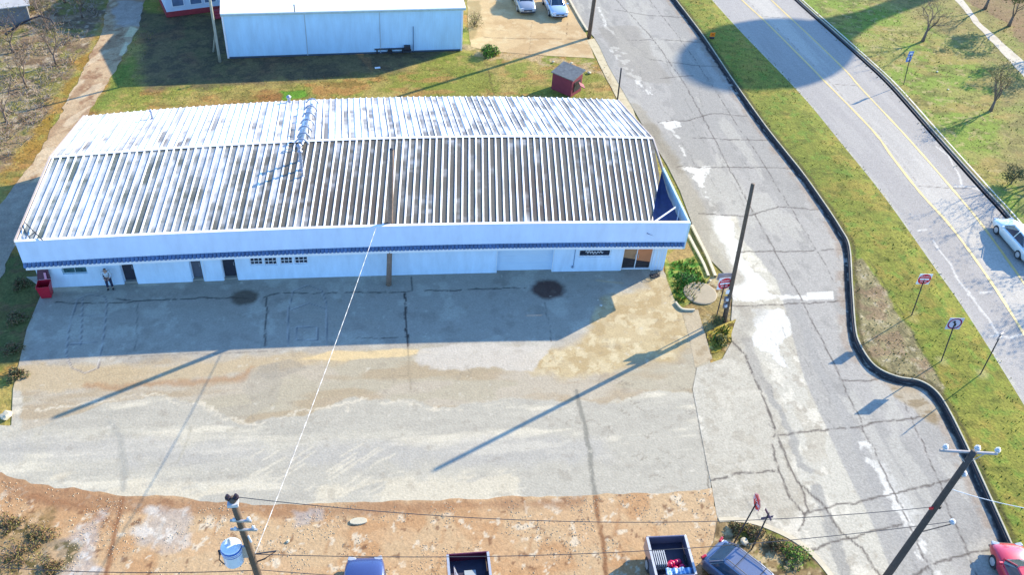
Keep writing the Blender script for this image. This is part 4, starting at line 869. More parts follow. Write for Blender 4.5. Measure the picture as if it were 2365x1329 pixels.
mb.add([(v.x, v.y, 3.25) for v in c0]+[(v.x, v.y, 5.0) for v in rid], [(0, 1, 5, 4), (2, 3, 4, 5), (1, 2, 5), (3, 0, 4)]); kH(mb.build('roof', mat('blue_white_roof', A(210, 225, 245), .5, 0, .06, 1)))
mb = MB(); p = a+d*4.5-nrm*.9
for k in range(3): q = p-nrm*(.35*k); mb.box((q.x, q.y, .45-.15*k-.0), (1.1, .4, .14), math.atan2(d.y, d.x))
kH(mb.build('red_steps', mat('red_steps_paint', (.40, .04, .05), .7)))
# neighbour beyond the frame whose shadow crosses the drive
NB = empty('neighbour_house', (0, 48, 0)); tag(NB, 'unlit neighbouring building just beyond the top edge that shades the drive', 'house')
c = G(330, -60); mb = MB(); mb.box((c[0]+1.5, c[1]+4.5, 1.9), (6.2, 8, 3.8), .1); o = mb.build('wall', mat('house_siding', (1, 1, 1))); o.parent = NB; o.matrix_parent_inverse = Matrix.Translation(-Vector(NB.location))
mb = MB(); mb.add([(c[0]+1.5+x, c[1]+4.5+y, z) for x, y, z in ((-3.5, -4.5, 3.8), (3.5, -4.5, 3.8), (3.5, 4.5, 3.8), (-3.5, 4.5, 3.8), (0, -4.5, 5.2), (0, 4.5, 5.2))], [(0, 1, 4), (2, 3, 5), (1, 2, 5, 4), (3, 0, 4, 5), (0, 3, 2, 1)]); o = mb.build('roof', mat('blue_white_roof', (1, 1, 1))); o.parent = NB; o.matrix_parent_inverse = Matrix.Translation(-Vector(NB.location))
# grey roofed outbuilding in the thicket, top left
OB = empty('outbuilding', (-14, 38, 0)); tag(OB, 'grey white roofed outbuilding half hidden in the bare thicket', 'shed')
a, b = GV(-60, 68), GV(72, 52); d = (b-a).normalized(); nrm = Vector((-d.y, d.x, 0))
mb = MB(); slab(mb, a, b, nrm, 0, 4, 0, 1.6); o = mb.build('wall', mat('grey_boards', A(150, 156, 172), .8, 0, .2, 2)); o.parent = OB; o.matrix_parent_inverse = Matrix.Translation(-Vector(OB.location))
mb = MB(); p = [a-nrm*.3-d*.3, b-nrm*.3+d*.3, b+nrm*4.3+d*.3, a+nrm*4.3-d*.3]; mb.hexa([(p[0].x, p[0].y, 1.6), (p[1].x, p[1].y, 1.6), (p[2].x, p[2].y, 2.4), (p[3].x, p[3].y, 2.4)], [(p[0].x, p[0].y, 1.68), (p[1].x, p[1].y, 1.68), (p[2].x, p[2].y, 2.48), (p[3].x, p[3].y, 2.48)])
o = mb.build('roof', mat('pale_roof', A(226, 228, 236), .6, 0, .15, 1.5)); o.parent = OB; o.matrix_parent_inverse = Matrix.Translation(-Vector(OB.location))
# ================================================================== water tower beyond the frame (its shadow falls on the highway)
c0, c1 = G(1775, 122), G(2290, 36)
SH = Vector((math.cos(SUN_AZ), math.sin(SUN_AZ), 0))/math.tan(SUN_EL)
TWH = 30.; base = Vector((c0[0], c0[1], 0))+SH*TWH
TW = empty('water_tower', base); tag(TW, 'pale water tower beyond the frame whose round shadow crosses the highway', 'water tower')
R_ = 6.2; mb = MB(); prof = [(1.2, TWH-R_*.95)]+[(R_*math.cos(t), TWH+R_*.62*math.sin(t)) for t in np.linspace(-1.2, 1.35, 16)]
mb.lathe((0, 0, 0), prof, 40).build('tank', M_white, TW, smooth=True)
MB().lathe((0, 0, 0), [(2.9, 0), (1.5, 3.5), (1.3, 12), (1.3, TWH-7), (2.6, TWH-4.0)], 24).build('stem', M_white, TW, smooth=True)
print('tower', tuple(base))
# ================================================================== vehicles
def loft(secs, closed=True):
    """secs: list of rings (same length) of 3D points, open half-ring mirrored by caller"""
    mb = MB(); n = len(secs[0])
    for s_ in secs: mb.v += [tuple(p) for p in s_]
    for i in range(len(secs)-1):
        for j in range(n-1): mb.f.append((i*n+j, i*n+j+1, (i+1)*n+j+1, (i+1)*n+j)); mb.m.append(0)
    mb.f.append(tuple(range(n))); mb.m.append(0); mb.f.append(tuple((len(secs)-1)*n+j for j in range(n-1, -1, -1))); mb.m.append(0)
    return mb
def body_ring(x, w, zb, zs, zt):
    h = [(w*.86, zb), (w*.97, zb+.12), (w, (zb+zs)/2), (w*.97, zs-.04), (w*.88, zs+.02), (w*.5, zt), (0, zt+.01)]
    r = [(x, -y, z) for y, z in h] + [(x, y, z) for y, z in h[-2::-1]]
    return r
def make_car(name, col, label, cat, group=None, L=4.6, W=1.8, Hh=1.45, kind='sedan', metal=.3):
    T = empty(name); tag(T, label, cat, group)
    paint = mat('paint_%s' % (name+str(col)), col, .28, metal, .04, 2, coat=.8, spec=.6); hl = L/2; w = W/2
    if kind == 'sedan': st = [(-hl, .78, .32, .62, .66), (-hl+.08, .9, .26, .84, .9), (-hl+.5, .98, .22, .90, .99), (-1.3, 1, .2, .92, 1.0), (0, 1, .2, .90, .95), (1.0, 1, .2, .88, .97), (1.5, .98, .2, .84, .93), (hl-.35, .93, .22, .72, .80), (hl-.06, .84, .26, .60, .64), (hl, .72, .34, .50, .52)]
    else: st = [(-hl, .86, .34, .80, .84), (-hl+.08, .95, .28, 1.0, 1.04), (-1.3, 1, .25, 1.02, 1.05), (0, 1, .25, 1.0, 1.04), (1.0, 1, .25, .98, 1.05), (1.4, .98, .25, .95, 1.04), (hl-.3, .94, .28, .84, .92), (hl-.05, .86, .32, .68, .72), (hl, .76, .4, .56, .58)]
    body = loft([body_ring(x, w*f, zb, zs, zt) for x, f, zb, zs, zt in st]).build('body', paint, T, smooth=True, subsurf=1)
    belt = .93 if kind == 'sedan' else 1.02
    xa, xb, xc, xd = (1.15, .45, -.85, -1.65) if kind == 'sedan' else (1.2, .55, -1.5, -2.1)
    def cab(xf, xfr, xrr, xr, zb, zt, wb, wt):
        return [(xf, -wb*.8, zb), (xf+.07, 0, zb), (xf, wb*.8, zb), ((xf+xfr)/2+.1, wb, zb), (0, wb, zb), (xr+.25, wb, zb), (xr, wb*.78, zb), (xr, -wb*.78, zb), (xr+.25, -wb, zb), (0, -wb, zb), ((xf+xfr)/2+.1, -wb, zb)], \
               [(xfr, -wt*.82, zt-.03), (xfr+.05, 0, zt), (xfr, wt*.82, zt-.03), (xfr-.1, wt, zt-.05), (-.2, wt, zt-.01), (xrr+.12, wt, zt-.05), (xrr, wt*.8, zt-.04), (xrr, -wt*.8, zt-.04), (xrr+.12, -wt, zt-.05), (-.2, -wt, zt-.01), (xfr-.1, -wt, zt-.05)]
    b, t = cab(xa, xb, xc, xd, belt-.04, Hh-.03, w*.86, w*.66)
    MB().hexa(b, t).build('windows', glass('car_glass', (.03, .055, .085)), T)
    rt = [(x, y, z) for x, y, z in t]; top = [(x*.96-.01, y*.93, z+.045) for x, y, z in t]
    mb = MB().hexa([(x, y*1.02, z-.02) for x, y, z in rt], top); mb.build('roof', paint, T, bevel=.02)
    for sy in (-1, 1):
        for (p, q) in (((xa-.02, sy*w*.76, belt), (xb, sy*w*.62, Hh-.02)), ((-.25, sy*w*.87, belt), (-.3, sy*w*.67, Hh-.02)), ((xd+.15, sy*w*.82, belt), (xc+.05, sy*w*.63, Hh-.02))):
            MB().tube([p, q], .035, 5).build('pillar', paint, T)
        MB().box((xa-.3, sy*(w+.07), belt+.05), (.12, .2, .13)).build('mirror', paint, T, bevel=.03)
    for sx in (-1, 1):
        for sy in (-1, 1):
            x = sx*L*.295; wl = MB().lathe((x, sy*(w-.12), .33), [(.20, -.11), (.31, -.11), (.335, -.07), (.335, .07), (.31, .11), (.20, .11)], 20, axis='y').build('wheel', M_black, T)
            MB().lathe((x, sy*(w-.0), .33), [(.205, -.02), (.20, .012), (.08, .02), (.05, .03)], 14, axis='y').build('rim', M_steel, wl)
    for sy in (-1, 1):
        MB().box((hl-.13, sy*w*.62, .62 if kind == 'sedan' else .74), (.2, .36, .13), sy*-.25).build('headlight', mat('lamp_clear', (.35, .38, .42), .1, 0, .05, 3, coat=1), T, bevel=.03)
        MB().box((-hl+.05, sy*w*.72, .80 if kind == 'sedan' else .92), (.12, .3, .14), sy*.2).build('taillight', mat('lamp_red', (.4, .01, .01), .2, 0, .05, 3, coat=1), T, bevel=.03)
    MB().box((hl-.03, 0, .50), (.05, .8, .13)).build('grille', M_dark, T)
    mb = MB().box((hl-.04, 0, .32), (.12, W*.78, .1)); mb.build('bumper', M_dark, T, bevel=.02)
    return T
def put(T, at_, head):
    T.location = (at_[0], at_[1], at_[2] if len(at_) > 2 else 0); T.rotation_euler = (0, 0, math.atan2(head[1], head[0])); return T
# the two parked cars at the top
h = GV(1222, 36)-GV(1196, -20); h.normalize(); c = GV(1219, 36)-h*2.3
put(make_car('parked_car', (.34, .36, .38), 'silver grey sedan, left of the two cars parked on the tan lot', 'car', 'cars parked on the tan lot'), c, h)
h = GV(1297, 46)-GV(1268, -8); h.normalize(); c = GV(1293, 46)-h*2.3
put(make_car('parked_car', (.48, .60, .72), 'pale blue white sedan, right of the two cars parked on the tan lot', 'car', 'cars parked on the tan lot', W=1.85), c, h)
# white sedan on the highway
f_, r_ = GV(2299, 541), GV(2346, 596); h = (f_-r_).normalized(); right = Vector((h.y, -h.x, 0)); c = (f_+r_)/2+right*.85
put(make_car('moving_car', (.62, .70, .72), 'white sedan driving on the highway at the right edge', 'car', None, 4.7, 1.85, 1.48), c, h)
# foreground row
h = Vector((.05, 1, 0)).normalized(); c = GV(843, 1288, .75); c.z = 0
put(make_car('parked_car', (.045, .07, .20), 'dark blue rounded car cut off by the bottom edge, left of the pickups', 'car', 'vehicles along the bottom edge', 4.6, 1.85, 1.5), c-h*2.2, h)
h = (GV(1790, 1350, .9)-GV(1690, 1270, .9)); h.z = 0; h.normalize(); c = GV(1728, 1312, 1.5); c.z = 0
T = put(make_car('parked_car', (.13, .16, .24), 'slate blue station wagon with roof bars beside the weedy corner', 'car', 'vehicles along the bottom edge', 4.7, 1.85, 1.55, 'suv'), c+h*.5, h)
for sy in (-.45, .45): MB().tube([(-1.4, sy, 1.58), (-1.3, sy, 1.63), (.35, sy, 1.63), (.45, sy, 1.58)], .02, 5).build('roof_rail', M_dark, T)
for x in (-.9, .1): MB().tube([(x, -.5, 1.64), (x, .5, 1.64)], .018, 5).build('roof_bar', M_dark, T)
h = GV(2318, 1290)-GV(2368, 1400); h.z = 0; h.normalize(); c = GV(2350, 1291, .9); c.z = 0
put(make_car('moving_car', (.50, .02, .05), 'bright red car cut off at the bottom right corner', 'car', 'vehicles along the bottom edge', 4.5, 1.8, 1.45), c-h*1.2, h)
def make_pickup(col, label):
    T = empty('pickup_truck'); tag(T, label, 'pickup truck', 'vehicles along the bottom edge'); w = .96
    paint = mat('pick_%s' % str(col), col, .3, .2, .05, 2, coat=.7); liner = mat('bed_liner', (.022, .022, .045), .55, 0, .3, 5)
    for sy in (-1, 1):
        mb = MB(); mb.hexa([(.06, sy*w, .45), (2.05, sy*w, .45), (2.05, sy*(w-.13), .45), (.06, sy*(w-.13), .45)], [(.06, sy*(w-.02), 1.18), (2.05, sy*(w-.02), 1.18), (2.05, sy*(w-.12), 1.18), (.06, sy*(w-.12), 1.18)]); mb.build('bed_side', paint, T, bevel=.02)
        MB().box((1.05, sy*(w-.07), 1.195), (1.98, .11, .03)).build('bed_rail', M_steel, T)
    MB().box((.03, 0, .86), (.07, 1.86, .62)).build('tailgate', paint, T, bevel=.02)
    MB().box((2.0, 0, .86), (.06, 1.66, .6)).build('bed_front', liner, T)
    MB().box((1.03, 0, .62), (1.96, 1.64, .05)).build('bed_floor', liner, T)
    MB().box((.0, 0, .50), (.14, 1.8, .16)).build('bumper', M_steel, T, bevel=.03)
    st = [(2.12, 1, .3, 1.10, 1.14), (2.2, 1, .3, 1.12, 1.16), (3.6, 1, .3, 1.08, 1.14), (4.0, .99, .3, 1.04, 1.14), (4.9, .95, .32, .96, 1.06), (5.2, .88, .36, .80, .86), (5.25, .8, .4, .7, .72)]
    loft([body_ring(x, w*f, zb, zs, zt) for x, f, zb, zs, zt in st]).build('cab_body', paint, T, smooth=True)
    b = [(3.9, -.8, 1.1), (3.9, .8, 1.1), (2.2, .84, 1.1), (2.2, -.84, 1.1)]; t = [(3.25, -.64, 1.7), (3.25, .64, 1.7), (2.35, .66, 1.7), (2.35, -.66, 1.7)]
    MB().hexa(b, t).build('windows', glass('car_glass'), T); MB().hexa([(x, y*1.02, 1.68) for x, y, _ in t], [(x*.995+.01, y*.93, 1.77) for x, y, _ in t]).build('roof', paint, T, bevel=.02)
    for x in (.95, 4.3):
        for sy in (-1, 1):
            wl = MB().lathe((x, sy*(w-.12), .37), [(.22, -.12), (.36, -.12), (.38, -.07), (.38, .07), (.36, .12), (.22, .12)], 20, axis='y').build('wheel', M_black, T); MB().lathe((x, sy*w, .37), [(.22, -.02), (.2, .012), (.08, .02)], 14, axis='y').build('rim', M_steel, wl)
    for sy in (-1, 1): MB().box((-.0, sy*.86, .9), (.05, .14, .34)).build('taillight', mat('lamp_red', (.4, .01, .01)), T)
    return T
h1 = GV(1088, 1360, 1.18)-GV(1080, 1280, 1.18); h1.z = 0; h1.normalize(); p1 = GV(1080, 1277, 1.18)
put(make_pickup((.12, .012, .03), 'maroon pickup with a grey board in its open bed, bottom centre'), (p1.x, p1.y, 0), h1)
h2 = GV(1566, 1340, 1.18)-GV(1540, 1240, 1.18); h2.z = 0; h2.normalize(); p2 = GV(1538, 1238, 1.18)
put(make_pickup((.12, .12, .18), 'charcoal pickup with a slatted crate and blue cover in its open bed'), (p2.x, p2.y, 0), h2)
def inbed(p, h, x, y, z=.65): r = Vector((-h.y, h.x, 0)); return Vector((p.x, p.y, z))+h*x+r*y
def brot(h): return math.atan2(h.y, h.x)
c = inbed(p1, h1, 1.15, .05); o = MB().box((0, 0, .30), (.95, .5, .03), rot=Matrix.Rotation(-.25, 3, 'Y')).build('board', mat('grey_board', (.28, .32, .33), .7, 0, .1, 3)); o.location = c; o.rotation_euler.z = brot(h1); tag(o, 'flat grey board leaning in the maroon pickup bed', 'board')
for k in range(3):
    c = inbed(p1, h1, .85+.15*k, -.62+.09*k); mb = MB().tube([(-.45, 0, .12+.03*k), (.45, .03*k, .3+.04*k)], .03, 6); o = mb.build('metal_pipe', M_steel); o.location = c; o.rotation_euler.z = brot(h1)+.15*k; tag(o, ('outermost pale pipe against the side of the maroon pickup bed', 'middle pale pipe lying in the maroon pickup bed', 'pale pipe nearest the grey board in the maroon pickup bed')[k], 'pipe', 'pipes in the maroon pickup bed')
c = inbed(p2, h2, 1.12, -.52); mb = MB()
for k in range(6): mb.box((-.02, -.24+.095*k, .30), (.74, .035, .5))
mb.box((-.3, 0, .1), (.04, .52, .06)); mb.box((.3, 0, .1), (.04, .52, .06)); o = mb.build('slatted_crate', mat('pale_slats', (.45, .47, .48), .6, 0, .1, 5)); o.location = c; o.rotation_euler.z = brot(h2); tag(o, 'pale slatted crate in the bed of the charcoal pickup', 'crate')
mb = MB()
for k in range(7): mb.lathe((random.uniform(-.25, .25), random.uniform(-.3, .3), .05), [(.02, 0), (.14, .04), (.16, .12), (.09, .22), (.02, .25)], 8)
c = inbed(p2, h2, 1.38, .2); o = mb.build('red_bags', mat('red_plastic', (.55, .01, .08), .35, 0, .5, 4), smooth=True); o.location = c; o.rotation_euler.z = brot(h2); tag(o, 'heap of bright red plastic bags behind the blue cover', 'bags', kind='stuff')
g = []; mb = MB(); N = 14
for i in range(N):
    for j in range(N): g.append((1.55+.045*i, -.35+1.3*j/(N-1), .98+.05*math.sin(j*1.9)+.03*math.sin(i*.9+j)+.02*random.random()))
mb.add(g, [(i*N+j, i*N+j+1, (i+1)*N+j+1, (i+1)*N+j) for i in range(N-1) for j in range(N-1)]); mb.add([(x, y, z-.04) for x, y, z in g], [(i*N+j, (i+1)*N+j, (i+1)*N+j+1, i*N+j+1) for i in range(N-1) for j in range(N-1)])
mt = mat('blue_striped_tarp', (.10, .28, .55), .45, 0, .2, 3); nt_ = mt.node_tree; wv = nt_.nodes.new('ShaderNodeTexWave'); wv.bands_direction = 'Y'; wv.inputs['Scale'].default_value = 1.6; wv.inputs['Distortion'].default_value = 1.5
tcn = nt_.nodes.new('ShaderNodeTexCoord'); nt_.links.new(tcn.outputs['Object'], wv.inputs['Vector']); cr = nt_.nodes.new('ShaderNodeValToRGB'); cr.color_ramp.elements[0].color = (.08, .26, .55, 1); cr.color_ramp.elements[1].color = (.55, .75, .9, 1); cr.color_ramp.elements[0].position = .45; cr.color_ramp.elements[1].position = .9
nt_.links.new(wv.outputs['Fac'], cr.inputs[0]); nt_.links.new(cr.outputs[0], nt_.nodes['Principled BSDF'].inputs['Base Color'])
o = mb.build('truck_cover', mt, smooth=True); c = inbed(p2, h2, 0, 0, 0); o.location = c; o.rotation_euler.z = brot(h2); tag(o, 'blue and white rippled cover over the front of the charcoal pickup bed', 'cover')
# ================================================================== poles, wires, signs
def pole_base(tx, ty, z, bx_, by_):
    """base on the ground along the picture line top->(bx_,by_), nearest below the top"""
    T = GV(tx, ty, z); best = None
    for k in range(0, 900, 4):
        py = by_-150+k
        if py < ty+10: continue
        px = tx+(bx_-tx)*(py-ty)/(by_-ty); B = GV(px, py, 0); d = (Vector((T.x, T.y, 0))-B).length
        if best is None or d < best[0]: best = (d, B)
    return T, best[1]
def pole(name, T, B, r0, r1, m=M_wood, label=None, cat='utility pole', group=None):
    E_ = empty(name, B); tag(E_, label, cat, group); d = T-B
    ps = [d*t for t in np.linspace(-.01, 1, 7)]; MB().tube(ps, [r0+(r1-r0)*t for t in np.linspace(0, 1, 7)], 10).build('post', m, E_, smooth=True); return E_
def insul(par, p, s_=1.): # stacked skirts
    return MB().lathe(tuple(p), [(.03, -.12), (.03, 0), (.10*s_, .02), (.10*s_, .06), (.05*s_, .07), (.09*s_, .09), (.09*s_, .13), (.04*s_, .15), (.05*s_, .19), (.02, .2)], 10).build('insulator', M_cer, par, smooth=False)
# pole in front of the building
T, B = GV(905, 345, 9.0), GV(898, 658); P_f = pole('utility_pole', T, B, .17, .13, mat('pale_pole_wood', (.22, .15, .11), .85, 0, .3, 5, .3, 30), 'weathered brown pole standing close in front of the white facade', group='wooden utility poles')
MB().lathe(tuple(T-B-Vector((0, 0, .02))), [(.13, 0), (.12, .05), (.03, .08)], 8).build('cap', M_dark, P_f)
# big leaning pole beside the road
T, B = GV(1739, 425, 9.3), GV(1673, 742); PR = pole('utility_pole', T, B, .135, .11, M_wood, 'dark brown pole with meter boxes beside the near do not enter sign', group='wooden utility poles')
d = (T-B)
for k, (hh, sx) in enumerate(((1.7, .26), (1.25, .24))):
    p = d*(hh/9.3)+Vector((-.2, -.1, 0)); MB().box(tuple(p), (sx, .16, .34)).build('meter_box', mat('meter_grey', (.16, .13, .13), .5, 0, .2, 5), PR, bevel=.01)
    MB().lathe((p.x, p.y-.08, p.z+.04), [(.09, -.06), (.09, 0), (.05, .02)], 10, axis='y').build('meter_dial', M_cer, PR)
MB().box(tuple(d*.24+Vector((-.22, -.1, 0))), (.2, .03, .3)).build('white_tag', M_signw, PR)
MB().tube([d*.02+Vector((-.17, -.05, 0)), d*.13+Vector((-.17, -.05, 0))], .03, 6).build('conduit', M_dark, PR)
# transformer pole
TT, TB = pole_base(536, 1152, 9.6, 596, 1329); TP = pole('utility_pole', TT, TB, .17, .12, M_wood, 'leaning pole carrying the blue and white transformer, bottom left', group='wooden utility poles'); dT = TT-TB
def on_pole(py, T=None, B=None):
    T = T if T is not None else TT; B = B if B is not None else TB
    best = min(np.linspace(0, 1, 400), key=lambda t: abs(pixel(B+(T-B)*t)[1]-py)); return B+(T-B)*best, best
def pixel(P):
    q = np.array(P)-CAM; z = q@FWD; return (IW/2+F*(q@RT)/z, IH/2-F*(q@UP)/z)
for sx in (-.14, .14): MB().lathe((dT.x+sx, dT.y, dT.z-.12), [(.04, 0), (.05, .1), (.10, .12), (.10, .2), (.05, .22), (.08, .25), (.05, .32)], 10).build('insulator', mat('dark_insulator', (.03, .02, .03), .25), TP)
MB().box(tuple(dT+Vector((.0, -.02, -.25))), (.36, .3, .14)).build('top_bracket', M_cer, TP)
for py, l in ((1198, .75), (1218, .95)):
    p, t = on_pole(py); p = p-TB; MB().box(tuple(p+Vector((.08, -.12, 0))), (l, .07, .09), -.12).build('crossarm', M_steel, TP)
    for sx in (-.3, .36): MB().lathe(tuple(p+Vector((.08+sx*l, -.12, .03))), [(.03, 0), (.07, .03), (.07, .1), (.03, .16)], 8).build('insulator', M_cer, TP)
p, t = on_pole(1240); MB().tube([p-TB+Vector((.12, -.05, .1)), p-TB+Vector((.2, -.1, -.25))], .04, 6).build('cutout_fuse', M_cer, TP)
# transformer can hangs left of the pole
cc = GV(540, 1278, 7.0); p, t = on_pole(1275); cc = p+Vector((-.62, -.05, -.45))
Tn = empty('transformer', cc); tag(Tn, 'blue and white finned transformer can hung on the leaning pole', 'transformer')
mtr = mat('transformer_enamel', (.60, .68, .76), .35, 0, .08, 3, coat=.5)
MB().lathe((0, 0, 0), [(.30, 0), (.36, .03), (.36, .95), (.37, .97), (.34, 1.02), (.2, 1.12), (.05, 1.14)], 24).build('tank', mtr, Tn, smooth=False)
MB().lathe((0, 0, 0), [(.375, .66), (.385, .68), (.385, .92), (.375, .94)], 24).build('blue_band', mat('transformer_blue', (.03, .13, .42), .35, 0, .15, 3), Tn)
for z in (.74, .83): MB().lathe((0, 0, z), [(.392, 0), (.392, .035)], 24).build('white_ring', M_signw, Tn)
MB().lathe((0, 0, 1.1), [(.04, 0), (.09, .03), (.05, .08), (.09, .12), (.05, .17), (.08, .22), (.03, .36)], 10).build('bushing', M_cer, Tn)
for z in (.62, .78): MB().lathe((-.42, -.05, z), [(.05, -.05), (.05, .05)], 8, axis='x').build('low_voltage_lug', M_dark, Tn)
MB().box((.48, 0, .55), (.3, .1, .7)).build('hanger', M_steel, Tn)
MB().tube([(-.42, -.05, .62), (-.5, -.08, .3), (-.42, -.1, .1), (-.2, -.2, -.05)], .022, 6).build('drop_lead', M_dark, Tn)
# power pole at the lower right
DT, DB = pole_base(2250, 1044, 9.6, 2050, 1329); DP = pole('utility_pole', DT, DB, .17, .12, mat('dark_pole_wood', (.055, .045, .042), .8, 0, .3, 5, .2, 30), 'dark power pole with white topped crossarm, bottom right', group='wooden utility poles'); dD = DT-DB
a_, b_ = GV(2171, 1041, 9.4), GV(2303, 1049, 9.4); ca = MB(); ca.tube([a_-DB, b_-DB], .065, 6); ca.build('crossarm', mat('crossarm_grey', (.30, .29, .30), .7, 0, .2, 6), DP)
for t in (.06, .97): insul(DP, a_-DB+(b_-a_)*t+Vector((0, 0, .15)), 1.1)
insul(DP, dD+Vector((.05, 0, .14)), 1.2)
for s_ in (-1, 1): MB().tube([dD+Vector((s_*.55, 0, -.2)), dD+Vector((0, 0, -.75))], .02, 5).build('arm_brace', M_steel, DP)
p, t = on_pole(1100, DT, DB); insul(DP, p-DB+Vector((.2, -.05, .1)), 1.2)
p1_, t = on_pole(1232, DT, DB); e_ = GV(2196, 1212, p1_.z+.15); MB().tube([p1_-DB, e_-DB], .03, 6).build('side_arm', M_dark, DP); insul(DP, e_-DB+Vector((0, 0, .12)), 1.3)
p2_, t = on_pole(1172, DT, DB); MB().box(tuple(p2_-DB+Vector((-.22, -.05, 0))), (.16, .06, .12)).build('red_marker', M_refl_red, DP); MB().lathe(tuple(p2_-DB+Vector((.2, -.02, -.1))), [(.06, 0), (.06, .16)], 8).build('line_clamp', M_dark, DP)
# pole at the parking lot, two small posts
B = GV(1360, 87); T = Vector((B.x+.12, B.y, 11.5)); pole('utility_pole', T, B, .19, .15, M_wood, 'thick dark pole on the tan lot corner, cut by the top edge', group='wooden utility poles')
B = GV(1425, 240); T = GV(1435, 157, 3.3); pole('steel_post', T, B, .06, .06, M_dark, 'short dark post behind the back right roof corner', 'post')
B = GV(508, 142); T = Vector((B.x, B.y, 7.)); WPp = pole('white_mast', T, B, .11, .10, mat('aged_white_mast', A(200, 205, 200), .6, 0, .1, 3), 'tall off white mast at the left end of the warehouse', 'mast')
MB().tube([GV(493, 119)-B, Vector((.0, 0, 2.6))], .08, 8).build('brace', MATS['aged_white_mast'], WPp)
B = GV(1078, 96); mb = MB()
# ---- wires
def wire(a, b, sag, r, label, group, m=M_dark, n=36, alt=None, name='overhead_wire'):
    a, b = Vector(a), Vector(b); ps = [a+(b-a)*t+Vector((0, 0, -4*sag*t*(1-t))) for t in np.linspace(0, 1, n)]
    mb = MB(); ms = m
    if alt: mb.tube(ps, r, 6, 0, alt=1); ms = [m, alt]
    else: mb.tube(ps, r, 5)
    o = mb.build(name, ms); tag(o, label, 'wire', group); return o
WG = 'overhead wires between the poles'
wire(TT+Vector((.16, 0, .05)), p2_+Vector((-.1, 0, 0)), 1.3, .016, 'uppermost wire running from the transformer pole top to the power pole', WG)
q1, _ = on_pole(1282); wire(q1+Vector((.15, 0, 0)), e_+Vector((0, 0, .2)), 1.1, .016, 'lower wire from below the transformer to the power pole side arm', WG)
q2, _ = on_pole(1318); wire(q2, GV(-260, 1290, 6.0), .5, .016, 'thin wire leaving the transformer pole to the left edge', WG)
wire(q2+Vector((.1, 0, 0)), GV(1690, 1345, 5.5), .5, .014, 'lowest thin wire crossing above the foreground vehicles', WG)
wire(DT+(DB-DT)*.25, GV(2700, 1200, 8), .6, .016, 'pale wire leaving the power pole over the median', WG, M_cer)
tripA = mat('cable_white', (.60, .60, .58), .5, 0, .1, 3); tripB = mat('cable_grey', (.36, .34, .31), .6, 0, .1, 3)
wire(q1+Vector((.15, 0, .05)), GV(868, 527, 4.5), .35, .016, 'twisted black and white service cable to the facade', WG, tripA, 64, tripB, 'service_cable')
MB_ = MB().tube([q1, q1+Vector((.9, .1, -.05)), q1+Vector((.45, 0, -.35)), q1+Vector((.05, 0, -.55))], .03, 5).build('cable_loop', M_dark); tag(MB_, 'slack black cable loop on the transformer pole', 'cable')
# ---- signs
def text(s_, size, par, loc, rot, m, ext=.004):
    cu = bpy.data.curves.new('lettering', 'FONT'); cu.body = s_; cu.size = size; cu.extrude = ext; cu.align_x = 'CENTER'; cu.align_y = 'CENTER'; cu.materials.append(m)
    to = bpy.data.objects.new('t', cu); SC.collection.objects.link(to); bpy.context.view_layer.update(); me = bpy.data.meshes.new_from_object(to.evaluated_get(bpy.context.evaluated_depsgraph_get())); bpy.data.objects.remove(to)
    o = bpy.data.objects.new('lettering', me); SC.collection.objects.link(o); o.parent = par; o.location = loc; o.rotation_euler = rot; return o
def disc(r, y, th, n=28, cx=0, cz=0, sides=None):
    mb = MB(); mb.lathe((cx, y, cz), [(r, 0), (r, th)], n, axis='y'); return mb
def sign_base(name, B, Tp, label, cat, yaw, group=None):
    S = empty(name, B); tag(S, label, cat, group); MB().tube([Vector((0, 0, -.02)), Tp-B], .035, 6).build('post', M_dark, S)
    Pn = bpy.data.objects.new('plate_mount', None); return S, Tp-B
def dne(B, Tp, label, yaw, size=.78, hood=False):
    S, t = sign_base('do_not_enter_sign', B, Tp, label, 'road sign', yaw, 'do not enter signs')
    pl = MB().box((0, 0, 0), (size, .02, size)).build('sign_plate', M_signw, S, bevel=.004); pl.location = t; pl.rotation_euler = (.0, 0, yaw)
    disc(size*.485, -.018, .006).build('red_disc', M_refl_red, pl); MB().box((0, -.021, -.0), (size*.72, .006, size*.15)).build('white_bar', M_signw, pl)
    text('DO NOT', size*.17, pl, (0, -.022, size*.23), (math.pi/2, 0, 0), M_signw); text('ENTER', size*.17, pl, (0, -.022, -size*.25), (math.pi/2, 0, 0), M_signw)
    return S
B = GV(2104, 733); dne(B, GV(2135, 645, 2.95), 'do not enter sign standing alone on the median grass', -.1, .80)
B = GV(1652, 742); S = dne(B, GV(1674, 655, 2.7), 'do not enter sign beside the brown pole at the building corner', .1, .86)
o = MB().box((0, 0, 0), (.95, .02, .5)).build('back_plate', mat('sign_back_grey', (.22, .22, .26), .5, .3, .1, 4), S); o.location = Vector(GV(1676, 641, 2.95))-B+Vector((0, .08, 0))
